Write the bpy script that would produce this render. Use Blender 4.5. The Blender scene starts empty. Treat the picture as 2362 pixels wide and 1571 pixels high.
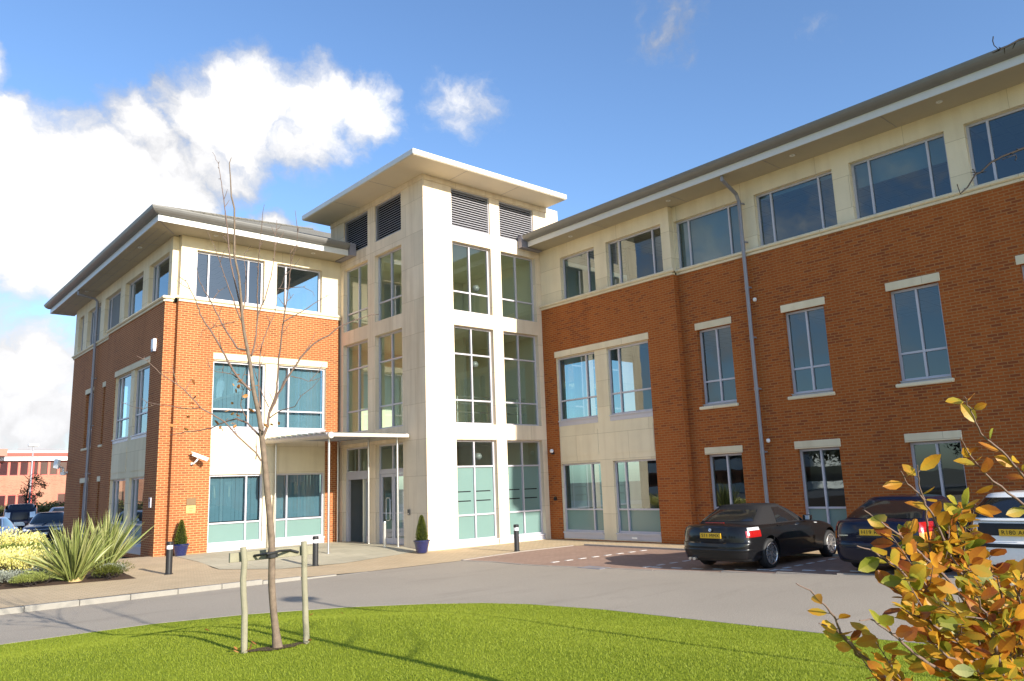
import bpy, bmesh, math, random
import numpy as np
from mathutils import Vector, Matrix
from mathutils.geometry import delaunay_2d_cdt
SC = bpy.context.scene
COL = SC.collection
R = math.radians
rnd = random.Random(7)

# ------------------------------------------------------------------ helpers
class MB:
    """collects polygons; build() links them as ONE mesh object"""
    def __init__(s): s.v = []; s.f = []; s.m = []; s.uv = None; s.smooth = False
    def quad(s, a, b, c, d, mi=0):
        n = len(s.v); s.v += [tuple(a), tuple(b), tuple(c), tuple(d)]; s.f.append((n, n+1, n+2, n+3)); s.m.append(mi)
    def tri(s, a, b, c, mi=0):
        n = len(s.v); s.v += [tuple(a), tuple(b), tuple(c)]; s.f.append((n, n+1, n+2)); s.m.append(mi)
    def poly(s, pts, mi=0):
        n = len(s.v); s.v += [tuple(p) for p in pts]; s.f.append(tuple(range(n, n+len(pts)))); s.m.append(mi)
    def box(s, x0, x1, y0, y1, z0, z1, mi=0):
        n = len(s.v)
        s.v += [(x0,y0,z0),(x1,y0,z0),(x1,y1,z0),(x0,y1,z0),(x0,y0,z1),(x1,y0,z1),(x1,y1,z1),(x0,y1,z1)]
        for q in ((3,2,1,0),(4,5,6,7),(0,1,5,4),(1,2,6,5),(2,3,7,6),(3,0,4,7)):
            s.f.append(tuple(n+i for i in q)); s.m.append(mi)
    def obox(s, c, ax, ay, az, mi=0):
        """oriented box: centre and three half-axis vectors"""
        c, ax, ay, az = Vector(c), Vector(ax), Vector(ay), Vector(az)
        n = len(s.v)
        for k in ((-1,-1,-1),(1,-1,-1),(1,1,-1),(-1,1,-1),(-1,-1,1),(1,-1,1),(1,1,1),(-1,1,1)):
            s.v.append(tuple(c + ax*k[0] + ay*k[1] + az*k[2]))
        for q in ((3,2,1,0),(4,5,6,7),(0,1,5,4),(1,2,6,5),(2,3,7,6),(3,0,4,7)):
            s.f.append(tuple(n+i for i in q)); s.m.append(mi)
    def grid(s, rows, mi=0, closed=False):
        """rows: list of equal-length point lists"""
        n = len(s.v); w = len(rows[0])
        for r in rows: s.v += [tuple(p) for p in r]
        for i in range(len(rows)-1):
            for j in range(w if closed else w-1):
                k = (j+1) % w
                s.f.append((n+i*w+j, n+i*w+k, n+(i+1)*w+k, n+(i+1)*w+j)); s.m.append(mi)
    def tube(s, pts, rad, sides=8, mi=0, cap=True):
        pts = [Vector(p) for p in pts]
        if not hasattr(rad, '__len__'): rad = [rad]*len(pts)
        rows = []; up = None
        for i, p in enumerate(pts):
            d = (pts[min(i+1, len(pts)-1)] - pts[max(i-1, 0)])
            if d.length < 1e-9: d = Vector((0,0,1))
            d.normalize()
            if up is None:
                up = Vector((0,0,1)) if abs(d.z) < .9 else Vector((1,0,0))
            a = d.cross(up)
            if a.length < 1e-6: a = d.cross(Vector((0.3,1,0)))
            a.normalize(); b = a.cross(d).normalized(); up = b
            rows.append([p + (a*math.cos(t) + b*math.sin(t))*rad[i] for t in [2*math.pi*k/sides for k in range(sides)]])
        s.grid(rows, mi, closed=True)
        if cap:
            s.poly(rows[0][::-1], mi); s.poly(rows[-1], mi)
    def lathe(s, c, prof, seg=20, mi=0):
        c = Vector(c)
        rows = [[c + Vector((r*math.cos(2*math.pi*k/seg), r*math.sin(2*math.pi*k/seg), z)) for k in range(seg)] for r, z in prof]
        s.grid(rows, mi, closed=True)
    def build(s, name, mats, parent=None, smooth=False, local=False, bevel=0, autosm=None):
        off = Vector((0,0,0))
        if parent is not None and not local:
            p = parent
            while p.parent is not None: p = p.parent
            off = p.location.copy()
        me = bpy.data.meshes.new(name)
        V = np.array(s.v, dtype=float).reshape(-1, 3)
        me.from_pydata((V - np.array(off)).tolist(), [], s.f)
        if not isinstance(mats, (list, tuple)): mats = [mats]
        for m in mats: me.materials.append(m)
        if len(mats) > 1: me.polygons.foreach_set('material_index', s.m)
        # box-projected UV in metres
        uvl = me.uv_layers.new(name='UVMap')
        nl = len(me.loops)
        if s.uv is not None:
            uvl.data.foreach_set('uv', np.array(s.uv, dtype=np.float32).ravel())
        else:
            lv = np.empty(nl, dtype=np.int32); me.loops.foreach_get('vertex_index', lv)
            npol = len(me.polygons)
            nr = np.empty(npol*3, dtype=np.float32); me.polygons.foreach_get('normal', nr); nr = np.abs(nr.reshape(-1,3))
            lt = np.empty(npol, dtype=np.int32); me.polygons.foreach_get('loop_total', lt)
            pn = np.repeat(np.arange(npol), lt)
            ax = nr.argmax(1)[pn]; P = V[lv]
            uv = np.empty((nl,2), dtype=np.float32)
            uv[:,0] = np.where(ax==0, P[:,1], P[:,0]); uv[:,1] = np.where(ax==2, P[:,1], P[:,2])
            uvl.data.foreach_set('uv', uv.ravel())
        if smooth: me.polygons.foreach_set('use_smooth', [True]*len(me.polygons))
        me.update()
        o = bpy.data.objects.new(name, me); COL.objects.link(o)
        if parent is not None: o.parent = parent
        if bevel:
            md = o.modifiers.new('bevel', 'BEVEL'); md.width = bevel; md.segments = 2; md.limit_method = 'ANGLE'; md.angle_limit = R(40)
        if autosm:
            md = o.modifiers.new('weld', 'WELD'); md.merge_threshold = 0.0004
        return o

def tag(o, label=None, cat=None, group=None, kind=None):
    if label: o['label'] = label
    if cat: o['category'] = cat
    if group: o['group'] = group
    if kind: o['kind'] = kind
    return o
def thing(name, label, cat, loc=(0,0,0), rz=0, group=None):
    o = bpy.data.objects.new(name, None); COL.objects.link(o); o.empty_display_size = .3
    o.location = loc; o.rotation_euler = (0,0,rz)
    return tag(o, label, cat, group)
def dup(root, loc, rz=None, label=None):
    def cp(o, par):
        c = o.copy(); COL.objects.link(c); c.parent = par
        for ch in list(o.children): cp(ch, c)
        return c
    r = root.copy(); COL.objects.link(r); r.location = loc
    if rz is not None: r.rotation_euler = (0,0,rz)
    if label: r['label'] = label
    for ch in list(root.children): cp(ch, r)
    return r
def struct(o): o['kind'] = 'structure'; return o

# ------------------------------------------------------------------ materials
class NT:
    def __init__(s, name):
        s.mat = bpy.data.materials.new(name); s.mat.use_nodes = True
        s.t = s.mat.node_tree; s.n = s.t.nodes; s.l = s.t.links; s.n.clear()
        s.out = s.n.new('ShaderNodeOutputMaterial')
    def new(s, typ, **kw):
        nd = s.n.new(typ)
        for k, v in kw.items():
            if k.startswith('i_'):
                key = k[2:]
                key = int(key) if key.isdigit() else key.replace('_', ' ')
                nd.inputs[key].default_value = v
            else: setattr(nd, k, v)
        return nd
    def ln(s, a, b): s.l.new(a, b)
    def math(s, op, a, b=None, clamp=False):
        nd = s.n.new('ShaderNodeMath'); nd.operation = op; nd.use_clamp = clamp
        for i, x in enumerate((a, b)):
            if x is None: continue
            if isinstance(x, (int, float)): nd.inputs[i].default_value = x
            else: s.l.new(x, nd.inputs[i])
        return nd.outputs[0]
    def mix(s, fac, a, b, typ='MIX'):
        nd = s.n.new('ShaderNodeMix'); nd.data_type = 'RGBA'; nd.blend_type = typ
        for i, x in ((0, fac), (6, a), (7, b)):
            if isinstance(x, (int, float)): nd.inputs[i].default_value = x
            elif isinstance(x, tuple): nd.inputs[i].default_value = x if len(x) == 4 else x + (1,)
            else: s.l.new(x, nd.inputs[i])
        return nd.outputs[2]
    def noise(s, vec, scale, detail=4, rough=.55, out=0):
        nd = s.n.new('ShaderNodeTexNoise'); nd.inputs['Scale'].default_value = scale
        nd.inputs['Detail'].default_value = detail; nd.inputs['Roughness'].default_value = rough
        if vec is not None: s.l.new(vec, nd.inputs['Vector'])
        return nd.outputs[out]
    def ramp(s, fac, stops):
        nd = s.n.new('ShaderNodeValToRGB'); e = nd.color_ramp.elements
        while len(e) < len(stops): e.new(.5)
        for i, (p, c) in enumerate(stops):
            e[i].position = p; e[i].color = (c if isinstance(c, tuple) else (c,c,c)) + (1,)
        s.l.new(fac, nd.inputs[0]); return nd.outputs[0]
    def bsdf(s, col, rough=.6, spec=.5, metal=0, bump=None, bstr=.3, bdist=.01, coat=0, trans=None):
        b = s.n.new('ShaderNodeBsdfPrincipled')
        for key, x in (('Base Color', col), ('Roughness', rough), ('Metallic', metal), ('Specular IOR Level', spec), ('Coat Weight', coat)):
            if isinstance(x, tuple): b.inputs[key].default_value = x if len(x) == 4 else x + (1,)
            elif isinstance(x, (int, float)): b.inputs[key].default_value = x
            else: s.l.new(x, b.inputs[key])
        b.inputs['Coat Roughness'].default_value = .03
        if bump is not None:
            bp = s.n.new('ShaderNodeBump'); bp.inputs['Strength'].default_value = bstr; bp.inputs['Distance'].default_value = bdist
            s.l.new(bump, bp.inputs['Height']); s.l.new(bp.outputs[0], b.inputs['Normal'])
        s.l.new(b.outputs[0], s.out.inputs[0]); return b

def M_plain(name, col, rough=.5, spec=.5, metal=0, var=.12, scale=6, coat=0, bstr=.08):
    """plain material with a little mottling"""
    t = NT(name); tc = t.new('ShaderNodeTexCoord').outputs['Object']
    n = t.noise(tc, scale, 5)
    lo = tuple(c*(1-var) for c in col); hi = tuple(min(1, c*(1+var)) for c in col)
    c = t.mix(n, lo, hi)
    t.bsdf(c, rough, spec, metal, bump=t.noise(tc, scale*8, 3), bstr=bstr, bdist=.003, coat=coat)
    return t.mat

def M_brick(name, c1, c2, mortar, dark, dark_amt, w=.225, h=.075, mort=.011, bump=.6, rough=.85):
    t = NT(name); uv = t.new('ShaderNodeTexCoord').outputs['UV']
    b = t.new('ShaderNodeTexBrick', offset=.5, squash=1)
    t.ln(uv, b.inputs['Vector'])
    for k, v in (('Scale', 1), ('Mortar Size', mort), ('Mortar Smooth', .15), ('Bias', 0), ('Brick Width', w), ('Row Height', h)): b.inputs[k].default_value = v
    b.inputs['Color1'].default_value = (0,0,0,1); b.inputs['Color2'].default_value = (1,1,1,1); b.inputs['Mortar'].default_value = (.5,.5,.5,1)
    big = t.noise(uv, .55, 4); fine = t.noise(uv, 60, 3)
    pick = t.math('ADD', b.outputs['Color'], t.math('MULTIPLY', t.math('SUBTRACT', big, .5), 1.1))
    col = t.ramp(pick, [(max(0,dark_amt-.06), dark), (dark_amt+.05, c2), (.95, c1)])
    col = t.mix(t.math('MULTIPLY', fine, .35), col, tuple(x*.6 for x in c1), 'MIX')
    m2 = t.mix(big, tuple(x*.8 for x in mortar), tuple(min(1,x*1.15) for x in mortar))
    col = t.mix(b.outputs['Fac'], col, m2)
    # rain streaks / grime
    mp = t.new('ShaderNodeMapping'); mp.inputs['Scale'].default_value = (2.2, .16, 1); t.ln(uv, mp.inputs['Vector'])
    g = t.ramp(t.noise(mp.outputs[0], 1, 5), [(.45, 0.0), (.75, .22)])
    col = t.mix(g, col, tuple(x*.45 for x in c2))
    t.bsdf(col, rough, .25, bump=t.math('SUBTRACT', t.math('MULTIPLY', fine, .25), b.outputs['Fac']), bstr=bump, bdist=.008)
    return t.mat

def M_stone(name, col, joint=(1.36, 1.18), stain=.55):
    t = NT(name); uv = t.new('ShaderNodeTexCoord').outputs['UV']
    b = t.new('ShaderNodeTexBrick', offset=.37)
    t.ln(uv, b.inputs['Vector'])
    for k, v in (('Scale', 1), ('Mortar Size', .006), ('Mortar Smooth', .1), ('Brick Width', joint[0]), ('Row Height', joint[1])): b.inputs[k].default_value = v
    b.inputs['Color1'].default_value = (.86,.86,.85,1); b.inputs['Color2'].default_value = (1,1,1,1); b.inputs['Mortar'].default_value = (.62,.58,.5,1)
    n = t.noise(uv, 1.3, 6, .6); f = t.noise(uv, 35, 4)
    c = t.mix(n, tuple(x*.86 for x in col), tuple(min(1, x*1.1) for x in col))
    c = t.mix(1.0, c, b.outputs['Color'], 'MULTIPLY')
    mp = t.new('ShaderNodeMapping'); mp.inputs['Scale'].default_value = (3.0, .22, 1); t.ln(uv, mp.inputs['Vector'])
    g = t.ramp(t.noise(mp.outputs[0], 1, 6), [(.46, 0.0), (.78, stain)])
    c = t.mix(g, c, (col[0]*.55, col[1]*.46, col[2]*.36))
    c = t.mix(t.math('MULTIPLY', f, .16), c, tuple(x*.5 for x in col))
    t.bsdf(c, .8, .25, bump=t.math('SUBTRACT', f, t.math('MULTIPLY', b.outputs['Fac'], 2.0)), bstr=.25, bdist=.004)
    return t.mat

def M_pave(name, c1, c2, mortar, w, h, mort, rough=.85, rot=0, dirt=.35, off=.5):
    t = NT(name); uv = t.new('ShaderNodeTexCoord').outputs['UV']
    mp = t.new('ShaderNodeMapping'); mp.inputs['Rotation'].default_value = (0,0,rot); t.ln(uv, mp.inputs['Vector'])
    b = t.new('ShaderNodeTexBrick', offset=off); t.ln(mp.outputs[0], b.inputs['Vector'])
    for k, v in (('Scale', 1), ('Mortar Size', mort), ('Mortar Smooth', .3), ('Brick Width', w), ('Row Height', h)): b.inputs[k].default_value = v
    b.inputs['Color1'].default_value = c1 + (1,); b.inputs['Color2'].default_value = c2 + (1,); b.inputs['Mortar'].default_value = mortar + (1,)
    n = t.noise(uv, .8, 6, .6); f = t.noise(uv, 45, 4)
    c = t.mix(t.math('MULTIPLY', t.ramp(n, [(.4, 0.0), (.7, 1.0)]), dirt), b.outputs['Color'], tuple(x*.45 for x in c1))
    c = t.mix(t.math('MULTIPLY', f, .3), c, tuple(x*.6 for x in c2))
    t.bsdf(c, rough, .25, bump=t.math('SUBTRACT', t.math('MULTIPLY', f, .3), b.outputs['Fac']), bstr=.5, bdist=.006)
    return t.mat

def M_asphalt(name, col):
    t = NT(name); uv = t.new('ShaderNodeTexCoord').outputs['UV']
    f = t.noise(uv, 90, 3, .7); m = t.noise(uv, 14, 4); big = t.noise(uv, .35, 5, .6)
    c = t.mix(big, tuple(x*.82 for x in col), tuple(x*1.12 for x in col))
    c = t.mix(t.ramp(f, [(.30, 1.0), (.55, 0.0)]), c, tuple(x*.42 for x in col))
    pt = t.ramp(t.noise(uv, 1.1, 5, .7), [(.60, 0.0), (.66, .22)]); c = t.mix(pt, c, tuple(x*.6 for x in col))
    gr = t.noise(uv, 38, 2, .6); c = t.mix(t.ramp(gr, [(.40, .35), (.52, 0.0)]), c, tuple(x*.55 for x in col))
    c = t.mix(t.ramp(f, [(.62, 0.0), (.8, .8)]), c, tuple(min(1,x*1.9) for x in col))
    mp = t.new('ShaderNodeMapping'); mp.inputs['Scale'].default_value = (.5, 2.6, 1); mp.inputs['Rotation'].default_value = (0,0,R(35)); t.ln(uv, mp.inputs['Vector'])
    s = t.ramp(t.noise(mp.outputs[0], .6, 6, .65), [(.56, 0.0), (.72, .4)])
    c = t.mix(s, c, tuple(x*.55 for x in col))
    t.bsdf(c, .88, .25, bump=t.math('ADD', f, t.math('MULTIPLY', m, .6)), bstr=.6, bdist=.006)
    return t.mat

def M_glass(name, tint, r0=.12, rc=(.95,.98,1)):
    t = NT(name)
    lw = t.new('ShaderNodeLayerWeight'); lw.inputs['Blend'].default_value = .5
    fac = t.math('ADD', t.math('MULTIPLY', t.math('POWER', lw.outputs['Facing'], 4.0), .85-r0), r0)
    tr = t.new('ShaderNodeBsdfTransparent'); tr.inputs[0].default_value = tint + (1,)
    gl = t.new('ShaderNodeBsdfGlossy'); gl.inputs[0].default_value = rc + (1,); gl.inputs['Roughness'].default_value = .012
    # slight pane waviness so that reflections bend as float glass does
    tc = t.new('ShaderNodeTexCoord').outputs['Object']
    bp = t.new('ShaderNodeBump'); bp.inputs['Strength'].default_value = .10; bp.inputs['Distance'].default_value = .025
    t.ln(t.noise(tc, .75, 2), bp.inputs['Height']); t.ln(bp.outputs[0], gl.inputs['Normal'])
    mx = t.new('ShaderNodeMixShader'); t.ln(fac, mx.inputs[0]); t.ln(tr.outputs[0], mx.inputs[1]); t.ln(gl.outputs[0], mx.inputs[2])
    t.ln(mx.outputs[0], t.out.inputs[0]); return t.mat

def M_leaf(name, cols, trans=.35, rough=.5, scale=9):
    """leaf: colour varies from leaf to leaf (noise in space), thin translucency"""
    t = NT(name); tc = t.new('ShaderNodeTexCoord').outputs['Object']
    at = t.new('ShaderNodeAttribute'); at.attribute_name = 'tone'
    k = t.math('ADD', t.math('MULTIPLY', at.outputs['Fac'], .8), t.math('MULTIPLY', t.noise(tc, scale, 2), .3))
    n = len(cols)
    c = t.ramp(k, [(.1 + .85*i/max(1,n-1), cols[i]) for i in range(n)])
    b = t.n.new('ShaderNodeBsdfPrincipled'); t.ln(c, b.inputs['Base Color']); b.inputs['Roughness'].default_value = rough
    b.inputs['Specular IOR Level'].default_value = .35
    tl = t.new('ShaderNodeBsdfTranslucent'); t.ln(c, tl.inputs[0])
    mx = t.new('ShaderNodeMixShader'); mx.inputs[0].default_value = trans
    t.ln(b.outputs[0], mx.inputs[1]); t.ln(tl.outputs[0], mx.inputs[2]); t.ln(mx.outputs[0], t.out.inputs[0])
    return t.mat

def M_paint(name, col, metal=0.0, rough=.28, flake=.05):
    t = NT(name); tc = t.new('ShaderNodeTexCoord').outputs['Object']
    n = t.noise(tc, 3, 3)
    c = t.mix(n, tuple(x*(1-flake) for x in col), tuple(min(1,x*(1+flake)) for x in col))
    t.bsdf(c, rough, .12, metal, coat=.6)
    return t.mat
def M_emit_none(): pass

M = {}
M['brick'] = M_brick('orange_brick', (.345,.104,.036), (.295,.086,.030), (.48,.265,.115), (.225,.066,.026), .10)
M['brick_shade'] = M_brick('multi_orange_brick', (.41,.105,.020), (.345,.083,.017), (.37,.17,.06), (.24,.06,.020), .18)
M['stone'] = M_stone('cream_cast_stone', (.84,.70,.52))
M['stone_trim'] = M_stone('cream_stone_trim', (.84,.72,.51), (2.4, .9), .3)
M['frame'] = M_plain('grey_powder_coat', (.50,.48,.52), .4, .5, .1, .06)
M['frame_dark'] = M_plain('dark_grey_powder_coat', (.24,.235,.26), .4, .5, .1, .08)
M['fascia'] = M_plain('pale_metal_fascia', (.62,.61,.58), .4, .5, 0, .05)
M['soffit'] = M_plain('soffit_board', (.40,.35,.26), .6, .3, 0, .08, 2)
M['soffit_tower'] = M_plain('cream_soffit_panel', (.66,.58,.44), .55, .3, 0, .06, 2)
M['gutter'] = M_plain('mill_aluminium_gutter', (.20,.195,.185), .45, .4, .2, .12, 3)
M['slate'] = M_pave('roof_slate', (.20,.185,.15), (.25,.23,.19), (.08,.075,.065), .45, .22, .012)
M['lead'] = M_plain('lead_flashing', (.26,.25,.29), .5, .4, .2, .12)
M['louvre'] = M_plain('grey_louvre_blade', (.33,.32,.34), .45, .5, .1, .08)
M['dark'] = M_plain('dark_void', (.015,.015,.017), .9, .1)
M['black'] = M_plain('black_plastic', (.018,.018,.02), .4, .5, 0, .15)
M['white'] = M_plain('white_plastic', (.78,.78,.76), .4, .5, 0, .05)
M['steel'] = M_plain('brushed_stainless', (.62,.60,.57), .3, .5, .85, .06, 12)
M['glass'] = M_glass('blue_solar_glass', (.37,.51,.55), .13)
M['glass_dark'] = M_glass('grey_solar_glass', (.33,.45,.46), .12, (.86,.97,1.0))
M['glass_green'] = M_glass('green_tower_glass', (.70,.79,.72), .09)
M['frost'] = M_plain('frosted_teal_film', (.15,.24,.22), .22, .6, 0, .06, 1.5)
M['blind_grey'] = M_plain('grey_blind', (.42,.49,.53), .8, .2, 0, .12, 3)
M['blind'] = M_plain('pale_blind', (.52,.58,.62), .8, .2, 0, .08, 3)
M['plaster'] = M_plain('cream_plaster', (.70,.68,.55), .8, .2, 0, .05, 1)
M['ceiling'] = M_pave('ceiling_tile', (.62,.62,.60), (.58,.58,.56), (.34,.34,.34), .6, .6, .02, dirt=.05)
M['room'] = M_plain('office_interior', (.20,.21,.21), .8, .2, 0, .2, .8)
M['carpet'] = M_plain('grey_carpet', (.07,.075,.085), .95, .1, 0, .2, 3)
M['asphalt'] = M_asphalt('worn_asphalt', (.43,.37,.295))
M['asphalt2'] = M_asphalt('car_park_asphalt', (.24,.22,.21))
M['buff'] = M_pave('buff_block_paving', (.64,.49,.31), (.57,.43,.265), (.34,.26,.165), .21, .105, .007, dirt=.25)
M['flag'] = M_pave('stone_flags', (.56,.50,.36), (.48,.43,.31), (.28,.25,.18), .9, .6, .008, dirt=.3)
M['redpave'] = M_pave('brown_block_paving', (.42,.28,.21), (.36,.235,.175), (.26,.18,.13), .21, .105, .006, dirt=.3)
M['kerb'] = M_plain('concrete_kerb', (.27,.25,.215), .85, .25, 0, .15, 5)
M['line'] = M_plain('road_paint', (.66,.65,.62), .7, .3, 0, .15, 14)
M['soil'] = M_plain('bark_mulch', (.085,.055,.038), .95, .1, 0, .5, 22, bstr=.8)
M['ground'] = M_plain('rough_ground', (.20,.18,.14), .95, .1, 0, .3, .3)
M['bark'] = M_plain('young_tree_bark', (.175,.13,.095), .8, .25, 0, .6, 16, bstr=.9)
M['twig'] = M_plain('pink_brown_twig', (.165,.112,.09), .75, .25, 0, .25, 30)
M['stake'] = M_plain('weathered_timber', (.25,.23,.16), .85, .2, 0, .22, 16, bstr=.5)
M['rubber'] = M_plain('black_rubber', (.02,.02,.021), .65, .35, 0, .2)
M['pot'] = M_plain('cobalt_glaze', (.006,.012,.075), .12, .6, 0, .2, 8, coat=1)
M['brass'] = M_plain('brass_plate', (.52,.36,.14), .35, .5, .6, .08)
M['bronze'] = M_plain('bronze_plate', (.17,.11,.055), .4, .5, .5, .1)
M['emblem_blue'] = M_plain('emblem_blue', (.03,.14,.5), .3, .5)
M['car_black'] = M_paint('black_car_paint', (.008,.008,.009))
M['car_navy'] = M_paint('navy_car_paint', (.0045,.006,.020))
M['car_white'] = M_paint('white_car_paint', (.78,.77,.75))
M['car_blue'] = M_paint('silver_blue_car_paint', (.16,.22,.36), .3)
M['car_grey'] = M_paint('silver_car_paint', (.42,.45,.50), .3)
M['softtop'] = M_plain('charcoal_hood_fabric', (.022,.021,.022), .9, .1, 0, .15, 40)
M['carglass'] = M_plain('dark_car_glass', (.012,.013,.015), .05, .7, 0, .1, coat=.5)
M['red_lamp'] = M_plain('red_lamp_lens', (.30,.008,.008), .12, .6, 0, .2, 20, coat=1)
M['amber_lamp'] = M_plain('amber_lamp_lens', (.75,.22,.02), .12, .6, 0, .2, 20, coat=1)
M['clear_lamp'] = M_plain('clear_lamp_lens', (.72,.74,.76), .12, .7, .3, .15, 20, coat=1)
M['alloy'] = M_plain('alloy_wheel', (.62,.61,.60), .25, .6, .8, .08)
M['plate'] = M_plain('yellow_plate', (.72,.42,.02), .4, .5, 0, .04)
M['plate_w'] = M_plain('white_plate', (.75,.75,.72), .4, .5, 0, .04)
M['ink'] = M_plain('plate_ink', (.012,.012,.014), .5, .3)
M['redroof'] = M_plain('red_sheet_roof', (.52,.15,.10), .5, .4, 0, .08, 1)
M['redbrick'] = M_brick('pale_red_brick', (.50,.21,.13), (.43,.175,.11), (.42,.25,.17), (.33,.13,.085), .1)
M['redframe'] = M_plain('red_window_frame', (.50,.09,.07), .5, .4)
M['brownglass'] = M_plain('bronze_glass', (.055,.022,.024), .12, .6, 0, .15, .6)
M['stake2'] = M_plain('galvanised_beam', (.47,.42,.35), .55, .4, .2, .15, 8)
def _canopy():
    t = NT('canopy_glass'); d = t.new('ShaderNodeBsdfPrincipled'); d.inputs['Base Color'].default_value = (.25,.28,.25,1); d.inputs['Roughness'].default_value = .25
    tr = t.new('ShaderNodeBsdfTranslucent'); tr.inputs[0].default_value = (.30,.36,.32,1)
    mx = t.new('ShaderNodeMixShader'); mx.inputs[0].default_value = .35; t.ln(d.outputs[0], mx.inputs[1]); t.ln(tr.outputs[0], mx.inputs[2]); t.ln(mx.outputs[0], t.out.inputs[0]); return t.mat
M['canopyglass'] = _canopy()
M['lens'] = M_plain('opal_lens', (.78,.76,.78), .3, .5, 0, .04)
M['topiary'] = M_leaf('clipped_conifer_leaf', [(.035,.05,.008),(.085,.11,.015),(.19,.20,.03)], .25)
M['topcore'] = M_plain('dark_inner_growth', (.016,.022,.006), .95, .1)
M['deadleaf'] = M_leaf('dead_leaf', [(.22,.075,.025),(.45,.20,.06),(.62,.34,.12)], .35)
M['grass'] = M_leaf('mown_grass', [(.19,.24,.020),(.265,.32,.025),(.34,.385,.042)], .45, .6, 1.1)
def _lawn():
    t = NT('lawn_turf'); tc = t.new('ShaderNodeTexCoord').outputs['Object']
    a = t.noise(tc, .9, 5, .6); b = t.noise(tc, 30, 4, .6); c = t.noise(tc, 7, 4)
    col = t.ramp(t.math('ADD', t.math('MULTIPLY', a, .5), t.math('ADD', t.math('MULTIPLY', b, .3), t.math('MULTIPLY', c, .2))), [(.30,(.14,.185,.014)),(.5,(.22,.27,.020)),(.70,(.30,.335,.035))])
    t.bsdf(col, .9, .1, bump=b, bstr=1, bdist=.03); return t.mat
M['lawn'] = _lawn()
M['beech'] = M_leaf('beech_leaf', [(.20,.045,.016),(.44,.16,.02),(.62,.30,.028),(.50,.33,.035),(.31,.29,.032),(.17,.20,.020)], .5, .42, 5)
M['twigdark'] = M_plain('dark_twig', (.026,.02,.018), .8, .25, 0, .3, 20)
M['yellowleaf'] = M_leaf('variegated_yellow_leaf', [(.42,.42,.07),(.78,.70,.20),(.88,.82,.42)], .3)
M['midleaf'] = M_leaf('mid_green_leaf', [(.05,.075,.012),(.11,.15,.025),(.24,.26,.05)], .3)
M['olive'] = M_leaf('olive_leaf', [(.055,.065,.02),(.11,.12,.04),(.18,.17,.06)], .25)
M['silverleaf'] = M_leaf('silver_leaf', [(.14,.16,.12),(.26,.28,.22),(.38,.40,.33)], .2)
M['limeleaf'] = M_leaf('lime_leaf', [(.12,.16,.03),(.24,.28,.06),(.38,.40,.12)], .3)
M['darkconifer'] = M_leaf('dark_conifer_leaf', [(.03,.042,.008),(.07,.085,.012),(.14,.14,.02)], .2)
M['phormium'] = M_leaf('sword_leaf', [(.30,.19,.07),(.12,.15,.035),(.19,.22,.06),(.28,.30,.10),(.46,.43,.21)], .2, .4, 14)
M['straw'] = M_plain('dry_leaf_base', (.42,.30,.14), .9, .1, 0, .3, 20)
M['darkleaf'] = M_leaf('dark_leaf', [(.02,.026,.01),(.045,.05,.016),(.09,.07,.025)], .2)
M['fasciawhite'] = M_plain('white_painted_fascia', (.72,.73,.70), .6, .3, 0, .05, .8)
M['smoke_lamp'] = M_plain('smoked_lamp_lens', (.07,.012,.014), .12, .6, 0, .3, 8, coat=1)
M['edging'] = M_plain('weathered_edging', (.33,.29,.25), .9, .2, 0, .2, 6)
STAKES=[[3.318,8.001,.43],[3.971,7.969,.42],[3.281,8.016,1.47],[3.939,7.985,1.479]]
BUSH_BASE=(2.85,.72,.42)
OVER_BASE=(4.35,.40,.42)
LAMP=(7.25,-.6,5.3)
SUN_E=4.5; SKY_S=.10; EXPO=1.02; SKY_TINT=(.90,1.07,1.29,1); CLOUD_L=6.5
CLOUDS=[((.165,.935,.315),.145,.95),((.234,.888,.396),.085,.78),((.289,.855,.431),.085,.80),((.343,.823,.452),.095,.92),((.396,.796,.457),.085,.90),((.45,.765,.455),.075,.80),((.32,.86,.39),.11,.74),((.236,.928,.30),.10,.9),((.14,.95,.285),.095,.9),((.05,.95,.31),.125,.95),((.10,.93,.36),.09,.88),((.27,.895,.36),.10,.86),((.22,.91,.36),.10,.92),((.40,.82,.415),.085,.72),((.34,.85,.41),.08,.80),((.06,.90,.43),.055,.85),((.151,.978,.128),.10,.92),((.09,.985,.15),.10,.88),((.178,.977,.09),.09,.8),((.10,.99,.08),.11,.8),((.385,.863,.327),.04,.82),((.36,.87,.322),.03,.6),((.42,.85,.31),.03,.55),((.546,.701,.459),.075,.40),((.69,.50,.52),.09,.43),((.72,.49,.49),.05,.40),((-.80,.50,.34),.42,.45),((-.45,.78,.42),.26,.42)]
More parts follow.
